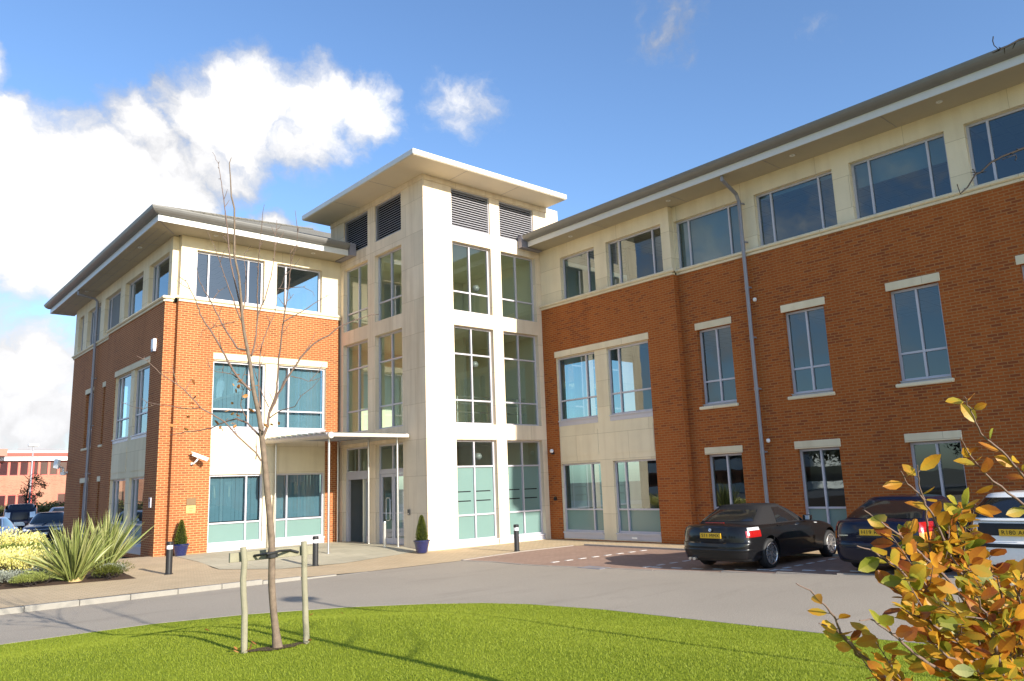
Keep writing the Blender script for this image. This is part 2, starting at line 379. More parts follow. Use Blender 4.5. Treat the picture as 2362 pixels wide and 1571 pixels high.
TREE_TRUNK=[[[3.656,7.976,0.421],0.0426],[[3.627,7.957,0.598],0.0381],[[3.594,7.944,0.772],0.0358],[[3.567,7.924,0.947],0.0358],[[3.548,7.908,1.077],0.0358],[[3.522,7.856,1.383],0.0349],[[3.499,7.829,1.572],0.034],[[3.462,7.805,1.806],0.0327],[[3.421,7.782,2.045],0.0314],[[3.384,7.756,2.28],0.0296],[[3.355,7.743,2.438],0.0287],[[3.326,7.728,2.602],0.0269],[[3.296,7.716,2.759],0.0242],[[3.257,7.711,2.917],0.0224],[[3.225,7.71,3.036],0.0211],[[3.196,7.701,3.178],0.0202],[[3.167,7.689,3.328],0.0193],[[3.136,7.682,3.466],0.0179],[[3.096,7.678,3.625],0.0161],[[3.064,7.667,3.784],0.0148],[[3.042,7.647,3.943],0.0134],[[2.996,7.619,4.223],0.0116],[[2.941,7.615,4.432],0.0108],[[2.912,7.565,4.743],0.0094],[[2.896,7.537,4.91],0.0085],[[2.86,7.538,5.035],0.0072],[[2.834,7.513,5.233],0.0058],[[2.813,7.497,5.369],0.0045],[[2.823,7.473,5.43],0.0031]]
TREE_BRANCHES=[[0.0161,[[3.199,7.728,3.053],[3.103,7.74,3.145],[3.003,7.738,3.267],[2.921,7.722,3.395],[2.806,7.703,3.564],[2.722,7.694,3.677],[2.637,7.684,3.792],[2.583,7.65,3.913],[2.483,7.621,4.075],[2.405,7.634,4.135]]],[0.0137,[[3.125,7.692,3.466],[3.065,7.773,3.491],[3.014,7.837,3.612],[2.945,7.924,3.777],[2.88,8.008,3.976],[2.815,8.09,4.135],[2.766,8.153,4.304],[2.747,8.183,4.44]]],[0.0121,[[3.368,7.76,2.324],[3.34,7.765,2.342],[3.28,7.755,2.421],[3.09,7.768,2.588],[2.951,7.766,2.73],[2.83,7.785,2.806],[2.722,7.806,2.867],[2.563,7.798,3.03],[2.453,7.809,3.111],[2.332,7.825,3.187],[2.204,7.822,3.306],[2.114,7.839,3.346]]],[0.0137,[[3.331,7.731,2.571],[3.29,7.791,2.637],[3.233,7.873,2.732],[3.159,7.979,2.786],[3.078,8.121,2.755],[2.997,8.271,2.704],[2.932,8.381,2.688],[2.827,8.546,2.684],[2.75,8.676,2.66],[2.706,8.748,2.651]]],[0.0185,[[3.336,7.733,2.544],[3.35,7.715,2.615],[3.373,7.688,2.694],[3.379,7.67,2.829],[3.417,7.629,2.923],[3.437,7.603,3.018],[3.521,7.515,3.216],[3.6,7.434,3.384],[3.683,7.356,3.509],[3.774,7.277,3.588],[3.824,7.237,3.614],[3.902,7.166,3.703],[4.019,7.073,3.764],[4.133,6.982,3.814],[4.231,6.91,3.829]]],[0.0129,[[3.379,7.666,2.844],[3.395,7.546,3.026],[3.378,7.489,3.155],[3.346,7.398,3.365],[3.329,7.307,3.55],[3.321,7.283,3.604],[3.304,7.184,3.8],[3.292,7.111,3.944],[3.28,7.038,4.087],[3.258,6.962,4.249],[3.266,6.863,4.4],[3.249,6.816,4.504],[3.248,6.784,4.558]]],[0.0105,[[3.288,7.693,2.88],[3.285,7.7,2.917],[3.28,7.728,3.123],[3.289,7.74,3.289],[3.305,7.749,3.496],[3.329,7.743,3.622],[3.346,7.734,3.659],[3.385,7.715,3.778],[3.433,7.692,3.931],[3.455,7.694,4.14],[3.543,7.649,4.404]]],[0.0121,[[3.14,7.683,3.448],[3.175,7.677,3.4],[3.195,7.658,3.513],[3.207,7.645,3.63],[3.214,7.633,3.827],[3.265,7.587,3.998],[3.297,7.554,4.188],[3.322,7.527,4.373],[3.331,7.513,4.539],[3.33,7.509,4.692],[3.339,7.495,4.866]]],[0.0097,[[3.213,7.646,3.779],[3.182,7.567,3.942],[3.131,7.468,4.161],[3.1,7.378,4.34],[3.076,7.303,4.481],[3.034,7.152,4.759],[3.027,7.096,4.848]]],[0.0081,[[3.308,7.205,3.701],[3.449,7.103,3.802],[3.596,6.995,3.92],[3.672,6.939,3.977]]],[0.0097,[[3.059,7.676,3.767],[3.042,7.675,3.797],[2.977,7.664,3.935],[2.921,7.653,4.057],[2.881,7.643,4.146],[2.815,7.626,4.296],[2.759,7.613,4.423],[2.72,7.602,4.512],[2.651,7.602,4.628]]],[0.0089,[[3.055,7.65,3.853],[3.066,7.649,3.896],[3.085,7.656,4.029],[3.095,7.682,4.237],[3.09,7.73,4.51],[3.148,7.704,4.599]]],[0.0105,[[3.064,7.667,3.784],[3.011,7.729,4.14],[2.959,7.788,4.478],[2.94,7.812,4.706],[2.92,7.836,4.937],[2.891,7.868,5.194],[2.872,7.889,5.346],[2.851,7.911,5.524],[2.8,7.962,5.659]]],[0.0073,[[3.431,7.619,2.977],[3.447,7.535,3.095],[3.461,7.467,3.187],[3.453,7.432,3.264]]],[0.0089,[[3.38,7.684,2.77],[3.404,7.635,2.797],[3.455,7.54,2.844],[3.535,7.41,2.87],[3.558,7.322,2.965],[3.565,7.3,2.985]]],[0.0073,[[3.368,7.666,2.885],[3.322,7.727,3.026],[3.257,7.824,3.337],[3.314,7.862,3.201]]],[0.0065,[[3.066,7.763,3.182],[3.015,7.774,3.22],[2.956,7.797,3.233],[2.88,7.829,3.241],[2.831,7.843,3.266],[2.777,7.845,3.325]]],[0.0065,[[2.722,7.806,2.867],[2.658,7.895,2.859],[2.538,8.046,2.895],[2.417,8.198,2.931],[2.332,8.326,2.888],[2.254,8.421,2.921],[2.174,8.515,2.971]]],[0.0073,[[3.3,7.798,2.353],[3.306,7.796,2.423],[3.302,7.81,2.621]]],[0.0073,[[3.209,7.876,2.804],[3.153,7.871,2.914],[3.149,7.802,3.065],[3.106,7.793,3.161]]],[0.006,[[3.007,7.716,3.759],[2.928,7.826,3.743],[2.856,7.931,3.717],[2.786,8.031,3.7],[2.79,8.094,3.582],[2.788,8.121,3.539]]],[0.0065,[[3.533,7.509,3.197],[3.606,7.469,3.179],[3.693,7.425,3.142],[3.707,7.415,3.151]]],[0.006,[[3.453,7.689,4.167],[3.545,7.579,4.166],[3.639,7.466,4.164],[3.713,7.391,4.101],[3.724,7.382,4.053]]],[0.006,[[2.874,7.998,4.039],[2.925,7.97,4.125],[3.0,7.929,4.184]]]]
BUSH_TWIGS=[[[2.805,0.927,2.245],[2.865,0.934,2.197],[2.936,0.937,2.126],[3.036,0.912,2.066],[3.144,0.888,1.975],[3.325,0.815,1.818],[3.477,0.799,1.536]],[[2.697,0.921,2.108],[2.781,0.92,2.039],[2.882,0.905,1.967],[3.015,0.864,1.884],[3.208,0.786,1.738],[3.346,0.774,1.525]],[[2.459,1.018,2.011],[2.511,1.025,1.971],[2.579,1.017,1.932],[2.645,1.015,1.874],[2.725,1.013,1.768],[2.819,1.005,1.638],[2.932,0.984,1.49],[3.027,0.984,1.325]],[[2.549,1.003,2.027],[2.59,1.023,1.969],[2.646,1.033,1.902],[2.692,1.054,1.823],[2.748,1.075,1.709],[2.85,1.065,1.561],[2.975,1.034,1.409],[3.069,1.032,1.255]],[[2.336,1.087,1.9],[2.39,1.087,1.877],[2.485,1.059,1.82],[2.541,1.059,1.793],[2.639,1.033,1.721],[2.768,0.994,1.591],[2.878,0.971,1.459],[2.973,0.974,1.283]],[[2.227,1.07,1.806],[2.293,1.059,1.789],[2.365,1.046,1.752],[2.428,1.041,1.721],[2.511,1.033,1.632],[2.623,1.001,1.532],[2.74,0.972,1.404],[2.829,0.97,1.26]],[[2.011,1.146,1.721],[2.067,1.137,1.697],[2.126,1.13,1.651],[2.177,1.13,1.608],[2.215,1.141,1.565],[2.273,1.135,1.516],[2.345,1.119,1.461],[2.433,1.096,1.379],[2.549,1.058,1.254],[2.679,1.016,1.1]],[[2.118,1.15,1.602],[2.215,1.157,1.57],[2.304,1.173,1.529],[2.407,1.183,1.462]],[[2.049,0.999,1.635],[2.097,0.994,1.632],[2.158,0.986,1.601],[2.212,0.983,1.573],[2.275,0.976,1.529],[2.342,0.964,1.487],[2.41,0.951,1.453],[2.506,0.921,1.382],[2.597,0.912,1.249]],[[2.81,0.941,1.896],[2.846,0.965,1.867],[2.889,0.988,1.815],[2.925,1.017,1.764],[2.953,1.069,1.647],[3.045,1.071,1.507],[3.161,1.065,1.318]],[[2.71,1.046,1.83],[2.803,1.034,1.775],[2.898,1.022,1.712],[3.029,0.982,1.631],[3.115,1.004,1.462],[3.194,1.042,1.258]],[[2.405,1.006,1.707],[2.512,0.994,1.647],[2.632,0.974,1.572],[2.769,0.95,1.453],[2.892,0.947,1.303]],[[2.298,0.985,1.627],[2.424,0.97,1.576],[2.566,0.949,1.497],[2.714,0.93,1.39]],[[2.772,0.823,1.681],[2.839,0.865,1.62],[2.915,0.905,1.528],[3.0,0.962,1.333]],[[2.538,0.821,1.705],[2.624,0.844,1.646],[2.714,0.872,1.558],[2.813,0.914,1.374]],[[2.856,1.067,1.77],[2.989,1.058,1.673],[3.152,1.032,1.541],[3.275,1.052,1.359]],[[2.216,1.029,1.464],[2.364,1.029,1.391],[2.562,1.005,1.237]],[[2.577,0.793,1.679],[2.704,0.822,1.565],[2.804,0.88,1.431]],[[2.269,0.791,1.692],[2.396,0.812,1.608],[2.532,0.842,1.458]],[[2.958,0.819,1.583],[3.045,0.879,1.485],[3.127,0.963,1.31]],[[2.296,0.936,1.552],[2.448,0.933,1.483],[2.627,0.918,1.359]]]
OVERHANG_TWIGS=[[[3.642,1.105,3.201],[3.664,1.079,3.228],[3.684,1.047,3.283],[3.701,1.031,3.29],[3.73,0.995,3.331],[3.763,0.96,3.354],[3.805,0.918,3.374],[3.846,0.877,3.395],[3.956,0.768,3.442]],[[3.692,0.911,3.806],[3.719,0.883,3.822],[3.746,0.855,3.839],[3.773,0.827,3.858],[3.801,0.8,3.868],[3.911,0.691,3.912]],[[3.684,1.047,3.283],[3.675,1.05,3.306],[3.672,1.053,3.302]],[[3.642,1.105,3.201],[3.63,1.107,3.233],[3.628,1.107,3.243]],[[3.712,0.89,3.816],[3.693,0.902,3.838],[3.687,0.903,3.857],[3.686,0.898,3.877]],[[3.767,0.959,3.343],[3.81,0.917,3.361],[3.814,0.917,3.346],[3.81,0.923,3.337]]]
# ------------------------------------------------------------------ the office building
def Pt(axis, c, a, d, z):           # a along the wall, d inwards from plane c
    return (a, c+d, z) if axis == 'y' else (c+d, a, z)
def wquad(mb, axis, c, a0, a1, z0, z1, d=0, mi=0):
    """wall quad whose normal faces outwards (-Y or -X)"""
    q = [Pt(axis,c,a0,d,z0), Pt(axis,c,a1,d,z0), Pt(axis,c,a1,d,z1), Pt(axis,c,a0,d,z1)]
    if axis == 'x': q = q[::-1]
    mb.quad(*q, mi)
def wbox(mb, axis, c, a0, a1, d0, d1, z0, z1, mi=0):
    if axis == 'y': mb.box(a0, a1, c+d0, c+d1, z0, z1, mi)
    else: mb.box(c+d0, c+d1, a0, a1, z0, z1, mi)
def wall(mb, axis, c, a0, a1, z0, z1, ops, depth=.2, d=0, mi=0):
    """wall sheet with real openings and reveals"""
    A = sorted({a0, a1} | {v for o in ops for v in o[:2] if a0 < v < a1}); Z = sorted({z0, z1} | {v for o in ops for v in o[2:4] if z0 < v < z1})
    for i in range(len(A)-1):
        for j in range(len(Z)-1):
            am, zm = (A[i]+A[i+1])/2, (Z[j]+Z[j+1])/2
            if any(o[0] < am < o[1] and o[2] < zm < o[3] for o in ops): continue
            wquad(mb, axis, c, A[i], A[i+1], Z[j], Z[j+1], d, mi)
    for o in ops:
        p = lambda a, dd, z: Pt(axis, c, a, d+dd, z)
        b0, b1, y0, y1 = o[:4]
        mb.quad(p(b0,0,y0), p(b0,depth,y0), p(b0,depth,y1), p(b0,0,y1), mi)
        mb.quad(p(b1,0,y0), p(b1,0,y1), p(b1,depth,y1), p(b1,depth,y0), mi)
        mb.quad(p(b0,0,y1), p(b0,depth,y1), p(b1,depth,y1), p(b1,0,y1), mi)
        mb.quad(p(b0,0,y0), p(b1,0,y0), p(b1,depth,y0), p(b0,depth,y0), mi)

office = thing('office_building', 'three storey office block of orange brick and cream stone with a taller entrance tower', 'office building', (14.42, 20.68, 0))
WIN = []
def window(axis, c, a0, a1, z0, z1, d, mull=(), trans=(), glass='glass', frost_to=None, sill=0, blind=None, fw=.062, bw=.052, stripes=None, name='window', frost_from=None, slats=False):
    """frame part with its panes as sub-parts; sill = height of metal panel under the frame"""
    fr = MB()
    zb = z0 + sill
    fd0, fd1 = d, d+.09
    for (b0, b1, y0, y1) in ((a0, a0+fw, zb, z1), (a1-fw, a1, zb, z1), (a0+fw, a1-fw, zb, zb+fw), (a0+fw, a1-fw, z1-fw, z1)):
        wbox(fr, axis, c, b0, b1, fd0, fd1, y0, y1)
    xs = [a0+fw] + list(mull) + [a1-fw]; zs = [zb+fw] + list(trans) + [z1-fw]
    for m in mull: wbox(fr, axis, c, m-bw/2, m+bw/2, fd0-.012, fd1-.012, zb+fw, z1-fw)
    for k, tz in enumerate(trans):
        for i in range(len(xs)-1):
            wbox(fr, axis, c, xs[i]+(bw/2 if i else 0), xs[i+1]-(bw/2 if i < len(xs)-2 else 0), fd0-.004, fd1-.004, tz-bw/2, tz+bw/2)
    if sill:
        wbox(fr, axis, c, a0, a1, fd0-.10, fd1, z0, z0+sill*.8); wbox(fr, axis, c, a0-.0, a1+.0, fd0-.14, fd1-.01, z0+sill*.8, zb)
    o = fr.build(name, M['frame'], office)
    gl, fz, st = MB(), MB(), MB()
    for i in range(len(xs)-1):
        for j in range(len(zs)-1):
            x0, x1 = xs[i]+(bw/2 if i else 0), xs[i+1]-(bw/2 if i < len(xs)-2 else 0)
            y0, y1 = zs[j]+(bw/2 if j else 0), zs[j+1]-(bw/2 if j < len(zs)-2 else 0)
            zm = (y0+y1)/2
            if frost_to and zm < frost_to:
                wquad(fz, axis, c, x0, x1, y0, y1, d+.052)
                if stripes and y1 - y0 > 1:
                    for s in stripes: wquad(st, axis, c, x0+.02, x1-.12, s-.018, s+.018, d+.048)
                pass
            else: wquad(gl, axis, c, x0, x1, y0, y1, d+.04)
    if gl.f: gl.build('pane', M[glass], o)
    if fz.f: fz.build('frosted_film', M['frost'], o)
    if st.f: st.build('film_stripe', M['dark'], o)
    if blind:
        bl = MB()
        # vertical fabric slats, each turned a little
        n = int((a1-a0-.1)/.127); w = (a1-a0-.11)/n
        zlo, zhi = (blind if isinstance(blind, tuple) else (zb, z1))
        for k in range(n):
            b = a0+.06+k*w; e = .005*math.sin(k*1.7)
            p = lambda a, dd, z: Pt(axis, c, a, dd, z)
            q = [p(b, d+.19+e, zlo+.02), p(b+w*1.0, d+.20-e, zlo+.02), p(b+w*1.0, d+.20-e, zhi-.02), p(b, d+.19+e, zhi-.02)]
            bl.quad(*(q if axis == 'y' else q[::-1]))
        bl.build('blind', M['blind_grey' if z1 < 3 else 'blind'], o)
    return o

# ---- tower ---------------------------------------------------------------
XT, YT = 14.42, 20.68
TR = [(15.63,17.38),(17.85,19.56)]             # openings in the sunlit tower face (x)
TL = [(22.05,23.83),(24.33,26.14)]             # openings in the shaded tower face (y)
ZL = [(4.05,7.44),(7.95,10.44),(10.97,12.39)]
ops = [(a,b,.02,3.52) for a,b in TR] + [(a,b,z0,z1) for a,b in TR for z0,z1 in ZL]
mb = MB(); wall(mb, 'y', YT, XT, 20.9, 0, 12.62, ops, .22)
ops = [(a,b,.13,3.52) for a,b in TL] + [(a,b,z0,z1) for a,b in TL for z0,z1 in ZL]
wall(mb, 'x', XT, YT, 27.2, 0, 12.62, ops, .22)
mb.quad((20.9,YT,9),(20.9,24,9),(20.9,24,12.62),(20.9,YT,12.62)); mb.quad((XT,27.2,8),(XT,27.2,12.62),(20.9,27.2,12.62),(20.9,27.2,8))
wbox(mb, 'y', YT, XT-.0, 20.27, -.035, -.003, 12.42, 12.6)            # frieze course under the tower eaves
wbox(mb, 'x', XT, YT+.0, 27.19, -.035, -.003, 12.42, 12.6)
mb.build('tower_wall', M['stone'], office)
for a, b in TR:
    m = [(a+b)/2 - .02]
    window('y', YT, a, b, .02, 3.52, .16, m, [1.03, 2.63], 'glass_green', 2.5, .18, stripes=(1.80, 1.49))
    window('y', YT, a, b, 4.05, 7.44, .16, m, [4.87, 6.47], 'glass_green', None, .0)
    window('y', YT, a, b, 7.95, 10.44, .16, m, [8.68], 'glass_green', None, .0)
for a, b in TL:
    m = [(a+b)/2]
    window('x', XT, a, b, 2.60, 3.52, .16, m, [], 'glass_green')
    window('x', XT, a, b, 4.05, 7.44, .16, m, [4.87, 6.47], 'glass_green')
    window('x', XT, a, b, 7.95, 10.44, .16, m, [8.66], 'glass_green')
def louvre(axis, c, a, b, z0, z1, d):
    mb = MB()
    for (b0,b1,y0,y1) in ((a,a+.05,z0,z1),(b-.05,b,z0,z1),(a+.05,b-.05,z0,z0+.05),(a+.05,b-.05,z1-.05,z1)): wbox(mb, axis, c, b0, b1, d, d+.12, y0, y1)
    n = 15; h = (z1-z0-.1)/n
    p = lambda aa, dd, z: Pt(axis, c, aa, dd, z)
    for k in range(n):
        z = z0+.05+k*h
        q0 = [p(a+.05,d+.01,z+.012), p(b-.05,d+.01,z+.012), p(b-.05,d+.10,z+h*.98), p(a+.05,d+.10,z+h*.98)]
        q1 = [p(a+.05,d+.01,z), p(b-.05,d+.01,z), p(b-.05,d+.01,z+.012), p(a+.05,d+.01,z+.012)]
        if axis == 'x': q0, q1 = q0[::-1], q1[::-1]
        mb.quad(*q0); mb.quad(*q1)
    o = mb.build('louvre', M['louvre'], office)
    bk = MB(); wquad(bk, axis, c, a+.02, b-.02, z0+.02, z1-.02, d+.14); bk.build('louvre_backing', M['dark'], o)
for a, b in TR: louvre('y', YT, a, b, 10.97, 12.39, .05)
for a, b in TL: louvre('x', XT, a, b, 10.97, 12.39, .05)
# tower roof: thin projecting slab
mb = MB(); x0, x1, y0, y1 = 13.23, 20.27, 19.49, 27.38
mb.box(x0, x1, y0, y1, 12.62, 12.80); mb.build('tower_roof', M['fascia'], office, bevel=.012)
mb = MB(); mb.box(x0+.03, x1-.03, y0+.03, y1-.03, 12.602, 12.617)
mb.build('tower_soffit', M['soffit_tower'], office)
for x in (15.5, 17.9):
    mb = MB(); mb.box(x-.006, x+.006, y0+.05, YT-.05, 12.597, 12.601); mb.build('soffit_joint', M['lead'], office)
for y in (22.3, 24.8):
    mb = MB(); mb.box(x0+.05, XT-.05, y-.006, y+.006, 12.597, 12.601); mb.build('soffit_joint', M['lead'], office)
# ---- entrance doors --------------------------------------------------------
def door_leaf(a0, a1, z0, z1, d, hinge=None, ang=0):
    """glazed door leaf in the shaded tower face; hinge=y of hinge when it stands open"""
    fr, gl, hd = MB(), MB(), MB()
    f = .09
    for (b0,b1,y0,y1) in ((a0,a0+f,z0,z1),(a1-f,a1,z0,z1),(a0+f,a1-f,z0,z0+.2),(a0+f,a1-f,z1-.1,z1)): wbox(fr, 'x', XT, b0, b1, d, d+.055, y0, y1)
    wquad(gl, 'x', XT, a0+f, a1-f, z0+.2, z1-.1, d+.03)
    if hinge is not None:
        rot = Matrix.Translation((XT+d, hinge, 0)) @ Matrix.Rotation(ang, 4, 'Z') @ Matrix.Translation((-XT-d, -hinge, 0))
        for m_ in (fr, gl): m_.v = [tuple(rot @ Vector(v)) for v in m_.v]
    o = fr.build('door', M['frame'], office); gl.build('pane', M['glass_green'], o)
    return o
mb = MB()
wbox(mb, 'x', XT, 22.05, 22.13, .15, .25, .13, 2.50); wbox(mb, 'x', XT, 23.75, 23.83, .15, .25, .13, 2.50); wbox(mb, 'x', XT, 22.05, 23.83, .149, .25, 2.50, 2.60)
wbox(mb, 'x', XT, 24.33, 24.41, .15, .25, .13, 2.36); wbox(mb, 'x', XT, 25.98, 26.14, .15, .25, .13, 2.36); wbox(mb, 'x', XT, 24.33, 26.14, .149, .26, 2.36, 2.60)
mb.build('door_frame', M['frame'], office)
d1 = door_leaf(22.14, 22.94, .14, 2.49, .17); d2 = door_leaf(22.95, 23.74, .14, 2.49, .17)
mb = MB()
for y in (23.04,):
    mb.tube([(XT+.10, y, .98),(XT+.10, y, 1.62),(XT+.10, y+.05, 1.68),(XT+.10, y+.20, 1.68),(XT+.10, y+.25, 1.62),(XT+.10, y+.25, .98),(XT+.10, y+.20, .92),(XT+.10, y+.05, .92),(XT+.10, y, .98)], .016, 8)
    for z in (1.0, 1.6): mb.tube([(XT+.10, y, z),(XT+.19, y, z)], .012, 6)
mb.build('pull_handle', M['steel'], d2, smooth=True)
mb = MB(); wbox(mb, 'x', XT, 22.14, 23.74, .155, .168, 1.15, 1.18); mb.build('push_bar', M['frame'], d1)
door_leaf(24.42, 25.16, .14, 2.35, .2, 24.42, R(-14))
mb = MB(); mb.box(XT+1.0, XT+1.05, 24.0, 26.9, .05, 2.6); mb.box(XT+.26, XT+1.0, 26.3, 26.35, .05, 2.6); mb.build('added_dark_panel', M['room'], office)  # dark panels added behind the open door to make the doorway look shaded
# ---- stepped wing walls ----------------------------------------------------
YF, YP, XS, XS2, XB, XM = 26.35, 26.60, 7.97, 8.20, 19.79, 20.01
# left wing front (sunlit)
bay = (9.57, 13.81, .13, 6.575)
mb = MB(); wall(mb, 'y', YF, 8.33, 14.345, 0, 8.47, [bay], .16)
mb.quad((8.33,YF,0),(8.33,YF,8.47),(8.33,YP+.1,8.47),(8.33,YP+.1,0))
wall(mb, 'y', YP, XS, 8.33, 0, 8.47, [], .1)
mb.quad((14.345,YF,0),(14.345,YF+.3,0),(14.345,YF+.3,8.47),(14.345,YF,8.47))
# left wing side (shaded)
sbay = (27.93, 32.24, .12, 6.57)
wall(mb, 'x', XS, YP, 33.6, 0, 8.47, [sbay], .16)
mb.quad((XS,33.6,0),(XS2,33.6,0),(XS2,33.6,8.47),(XS,33.6,8.47))
sm_ops = [(36.45,37.75,4.16,6.52),(34.5,34.88,4.16,6.52),(36.45,37.75,.15,2.68),(34.5,34.88,.15,2.68)]
wall(mb, 'x', XS2, 33.6, 40.55, 0, 8.47, sm_ops, .2)
mb.build('brick_wall', M['brick'], office)
# stone infill of the two-storey bays
def bay_stone(mb, axis, c, a0, a1, z0, z1, gaps, rows, d=.03):
    ops = [(g0,g1,r0,r1) for g0,g1 in gaps for r0,r1 in rows]
    wall(mb, axis, c, a0, a1, z0, z1, ops, .14, d)
    for g0, g1 in gaps:             # raised spandrel panel between the two windows
        zb, zt = rows[0][1], rows[1][0]
        wbox(mb, axis, c, g0+.04, g1-.04, d-.016, d-.002, zb+.24, zt-.22)
mb = MB()
LG = [(9.575,11.45),(11.92,13.805)]
bay_stone(mb, 'y', YF, 9.57, 13.81, .13, 6.575, LG, [(.14,2.66),(4.06,6.545)])
mb.build('bay_surround', M['stone_trim'], office); mb = MB()
SG = [(27.94,29.78),(30.22,32.23)]
bay_stone(mb, 'x', XS, 27.93, 32.24, .12, 6.57, SG, [(.14,2.68),(4.02,6.55)])
mb.build('bay_surround', M['stone_trim'], office); mb = MB()
RG = [(15.705,17.55),(18.12,20.025)]
bay_stone(mb, 'x', XB, 15.70, 20.03, .03, 6.50, RG, [(.06,2.64),(3.98,6.48)])
mb.build('bay_surround', M['stone_trim'], office)
for (a0,a1), ml in zip(LG, (10.88, 12.37)):
    window('y', YF, a0, a1, .14, 2.66, .12, [ml], [1.05], 'glass', 1.0, .23, blind=(1.08, 2.62))
    window('y', YF, a0, a1, 4.06, 6.545, .12, [ml], [4.88], 'glass', None, .17, blind=True)
for (a0,a1), ml in zip(SG, (29.3, 31.7)):
    window('x', XS, a0, a1, .14, 2.68, .12, [ml], [1.09], 'glass_dark', 1.0, .25)
    window('x', XS, a0, a1, 4.02, 6.55, .12, [ml], [4.9], 'glass_dark', None, .14)
for (a0,a1), ml in zip(RG, (17.08, 18.6)):
    window('x', XB, a0, a1, .06, 2.64, .12, [ml], [1.04], 'glass_dark', 1.0, .22)
    window('x', XB, a0, a1, 3.98, 6.48, .12, [ml], [4.9], 'glass_dark', None, .2)
# lintels
def lintel(axis, c, a0, a1, z0, z1, d=-.025):
    mb = MB(); wbox(mb, axis, c, a0, a1, d, .1, z0, z1); return mb.build('lintel', M['stone_trim'], office, bevel=.012)
def sill(axis, c, a0, a1, z):
    mb = MB(); wbox(mb, axis, c, a0, a1, -.07, .16, z-.10, z); return mb.build('stone_sill', M['stone_trim'], office, bevel=.03)
lintel('y', YF, 9.55, 13.86, 6.577, 6.80); lintel('x', XS, 27.91, 32.26, 6.572, 6.79); lintel('x', XB, 15.67, 20.07, 6.502, 6.725)
# left side small windows
for (a0,a1,z0,z1) in sm_ops:
    wide = a1-a0 > 1
    window('x', XS2, a0, a1, z0, z1, .12, [(a0+a1)/2] if wide else [], [z0+.78] if wide else [], 'glass_dark')
    lintel('x', XS2, a0-.05, a1+.1, z1, z1+.21)
    if z0 > 3: sill('x', XS2, a0-.03, a1+.13, z0)
# right wing (shaded, runs towards the camera)
mb = MB()
wall(mb, 'x', XB, 14.5, 20.68, 0, 8.42, [(15.70,20.03,.03,6.50)], .16)
mb.quad((XB,14.5,0),(XM,14.5,0),(XM,14.5,8.42),(XB,14.5,8.42))
RW = [13.325-2.945*k for k in range(6)]       # window centres along the main wall
rops = [(c-.6,c+.6,z0,z1) for c in RW for z0,z1 in ((.18,2.66),(4.12,6.51))]
wall(mb, 'x', XM, -6, 14.5, 0, 8.42, rops, .2)
mb.build('brick_wall', M['brick_shade'], office)
for c in RW:
    for z0, z1 in ((.18,2.66),(4.12,6.51)):
        window('x', XM, c-.6, c+.6, z0, z1, .14, [c-.01], [1.08 if z0 < 1 else 4.88], 'glass_dark', 1.0 if z0 < 1 else None, .06)
        lintel('x', XM, c-.65, c+.66, z1+.002, z1+.215)
        if z0 > 3: sill('x', XM, c-.66, c+.70, z0)
# top storey stone bands
mb = MB()
LT = [(8.89,11.32),(11.80,13.62)]
wall(mb, 'y', YF+.03, 8.36, XT, 8.65, 10.83, [(a,b,8.69,10.37) for a,b in LT], .2)
mb.quad((8.36,YF+.03,8.65),(8.36,YF+.03,10.83),(8.36,YP+.1,10.83),(8.36,YP+.1,8.65))
wall(mb, 'y', YP+.05, 8.16, 8.36, 8.65, 10.83, [], .1)
ST = [(26.98,29.25),(29.95,32.3),(32.95,35.3),(35.95,38.2),(38.9,39.85)]
wall(mb, 'x', 8.16, YP+.05, 40.5, 8.65, 10.83, [(a,b,8.69,10.35) for a,b in ST], .2)
mb.build('top_storey_wall', M['stone_trim'], office); mb = MB()
RTB = [(14.90,17.32),(17.88,19.6)]
wall(mb, 'x', XB+.04, 14.56, 20.68, 8.58, 10.76, [(a,b,8.61,10.24) for a,b in RTB], .2)
mb.quad((XB+.04,14.56,8.58),(XM+.04,14.56,8.58),(XM+.04,14.56,10.76),(XB+.04,14.56,10.76))
RTM = [(12.08,14.52),(9.15,11.57),(6.25,8.67),(3.36,5.8),(.46,2.9),(-2.45,0.0)]
wall(mb, 'x', XM+.04, -6, 14.56, 8.58, 10.76, [(a,b,8.61,10.24) for a,b in RTM], .2)
mb.build('top_storey_wall', M['stone_trim'], office)
window('y', YF+.03, 8.89, 11.32, 8.69, 10.37, .15, [9.35,10.77], [], 'glass')
window('y', YF+.03, 11.80, 13.62, 8.69, 10.37, .15, [12.21], [], 'glass_green')
for a, b in ST: window('x', 8.16, a, b, 8.69, 10.35, .15, [a+(b-a)*.8] if b-a > 1.5 else [], [], 'glass_dark')
window('x', XB+.04, 14.90, 17.32, 8.61, 10.24, .15, [15.36,16.83], [], 'glass_dark')
window('x', XB+.04, 17.88, 19.6, 8.61, 10.24, .15, [18.32], [], 'glass_dark')
for a, b in RTM: window('x', XM+.04, a, b, 8.61, 10.24, .15, [a+.47, b-.47], [], 'glass_dark')
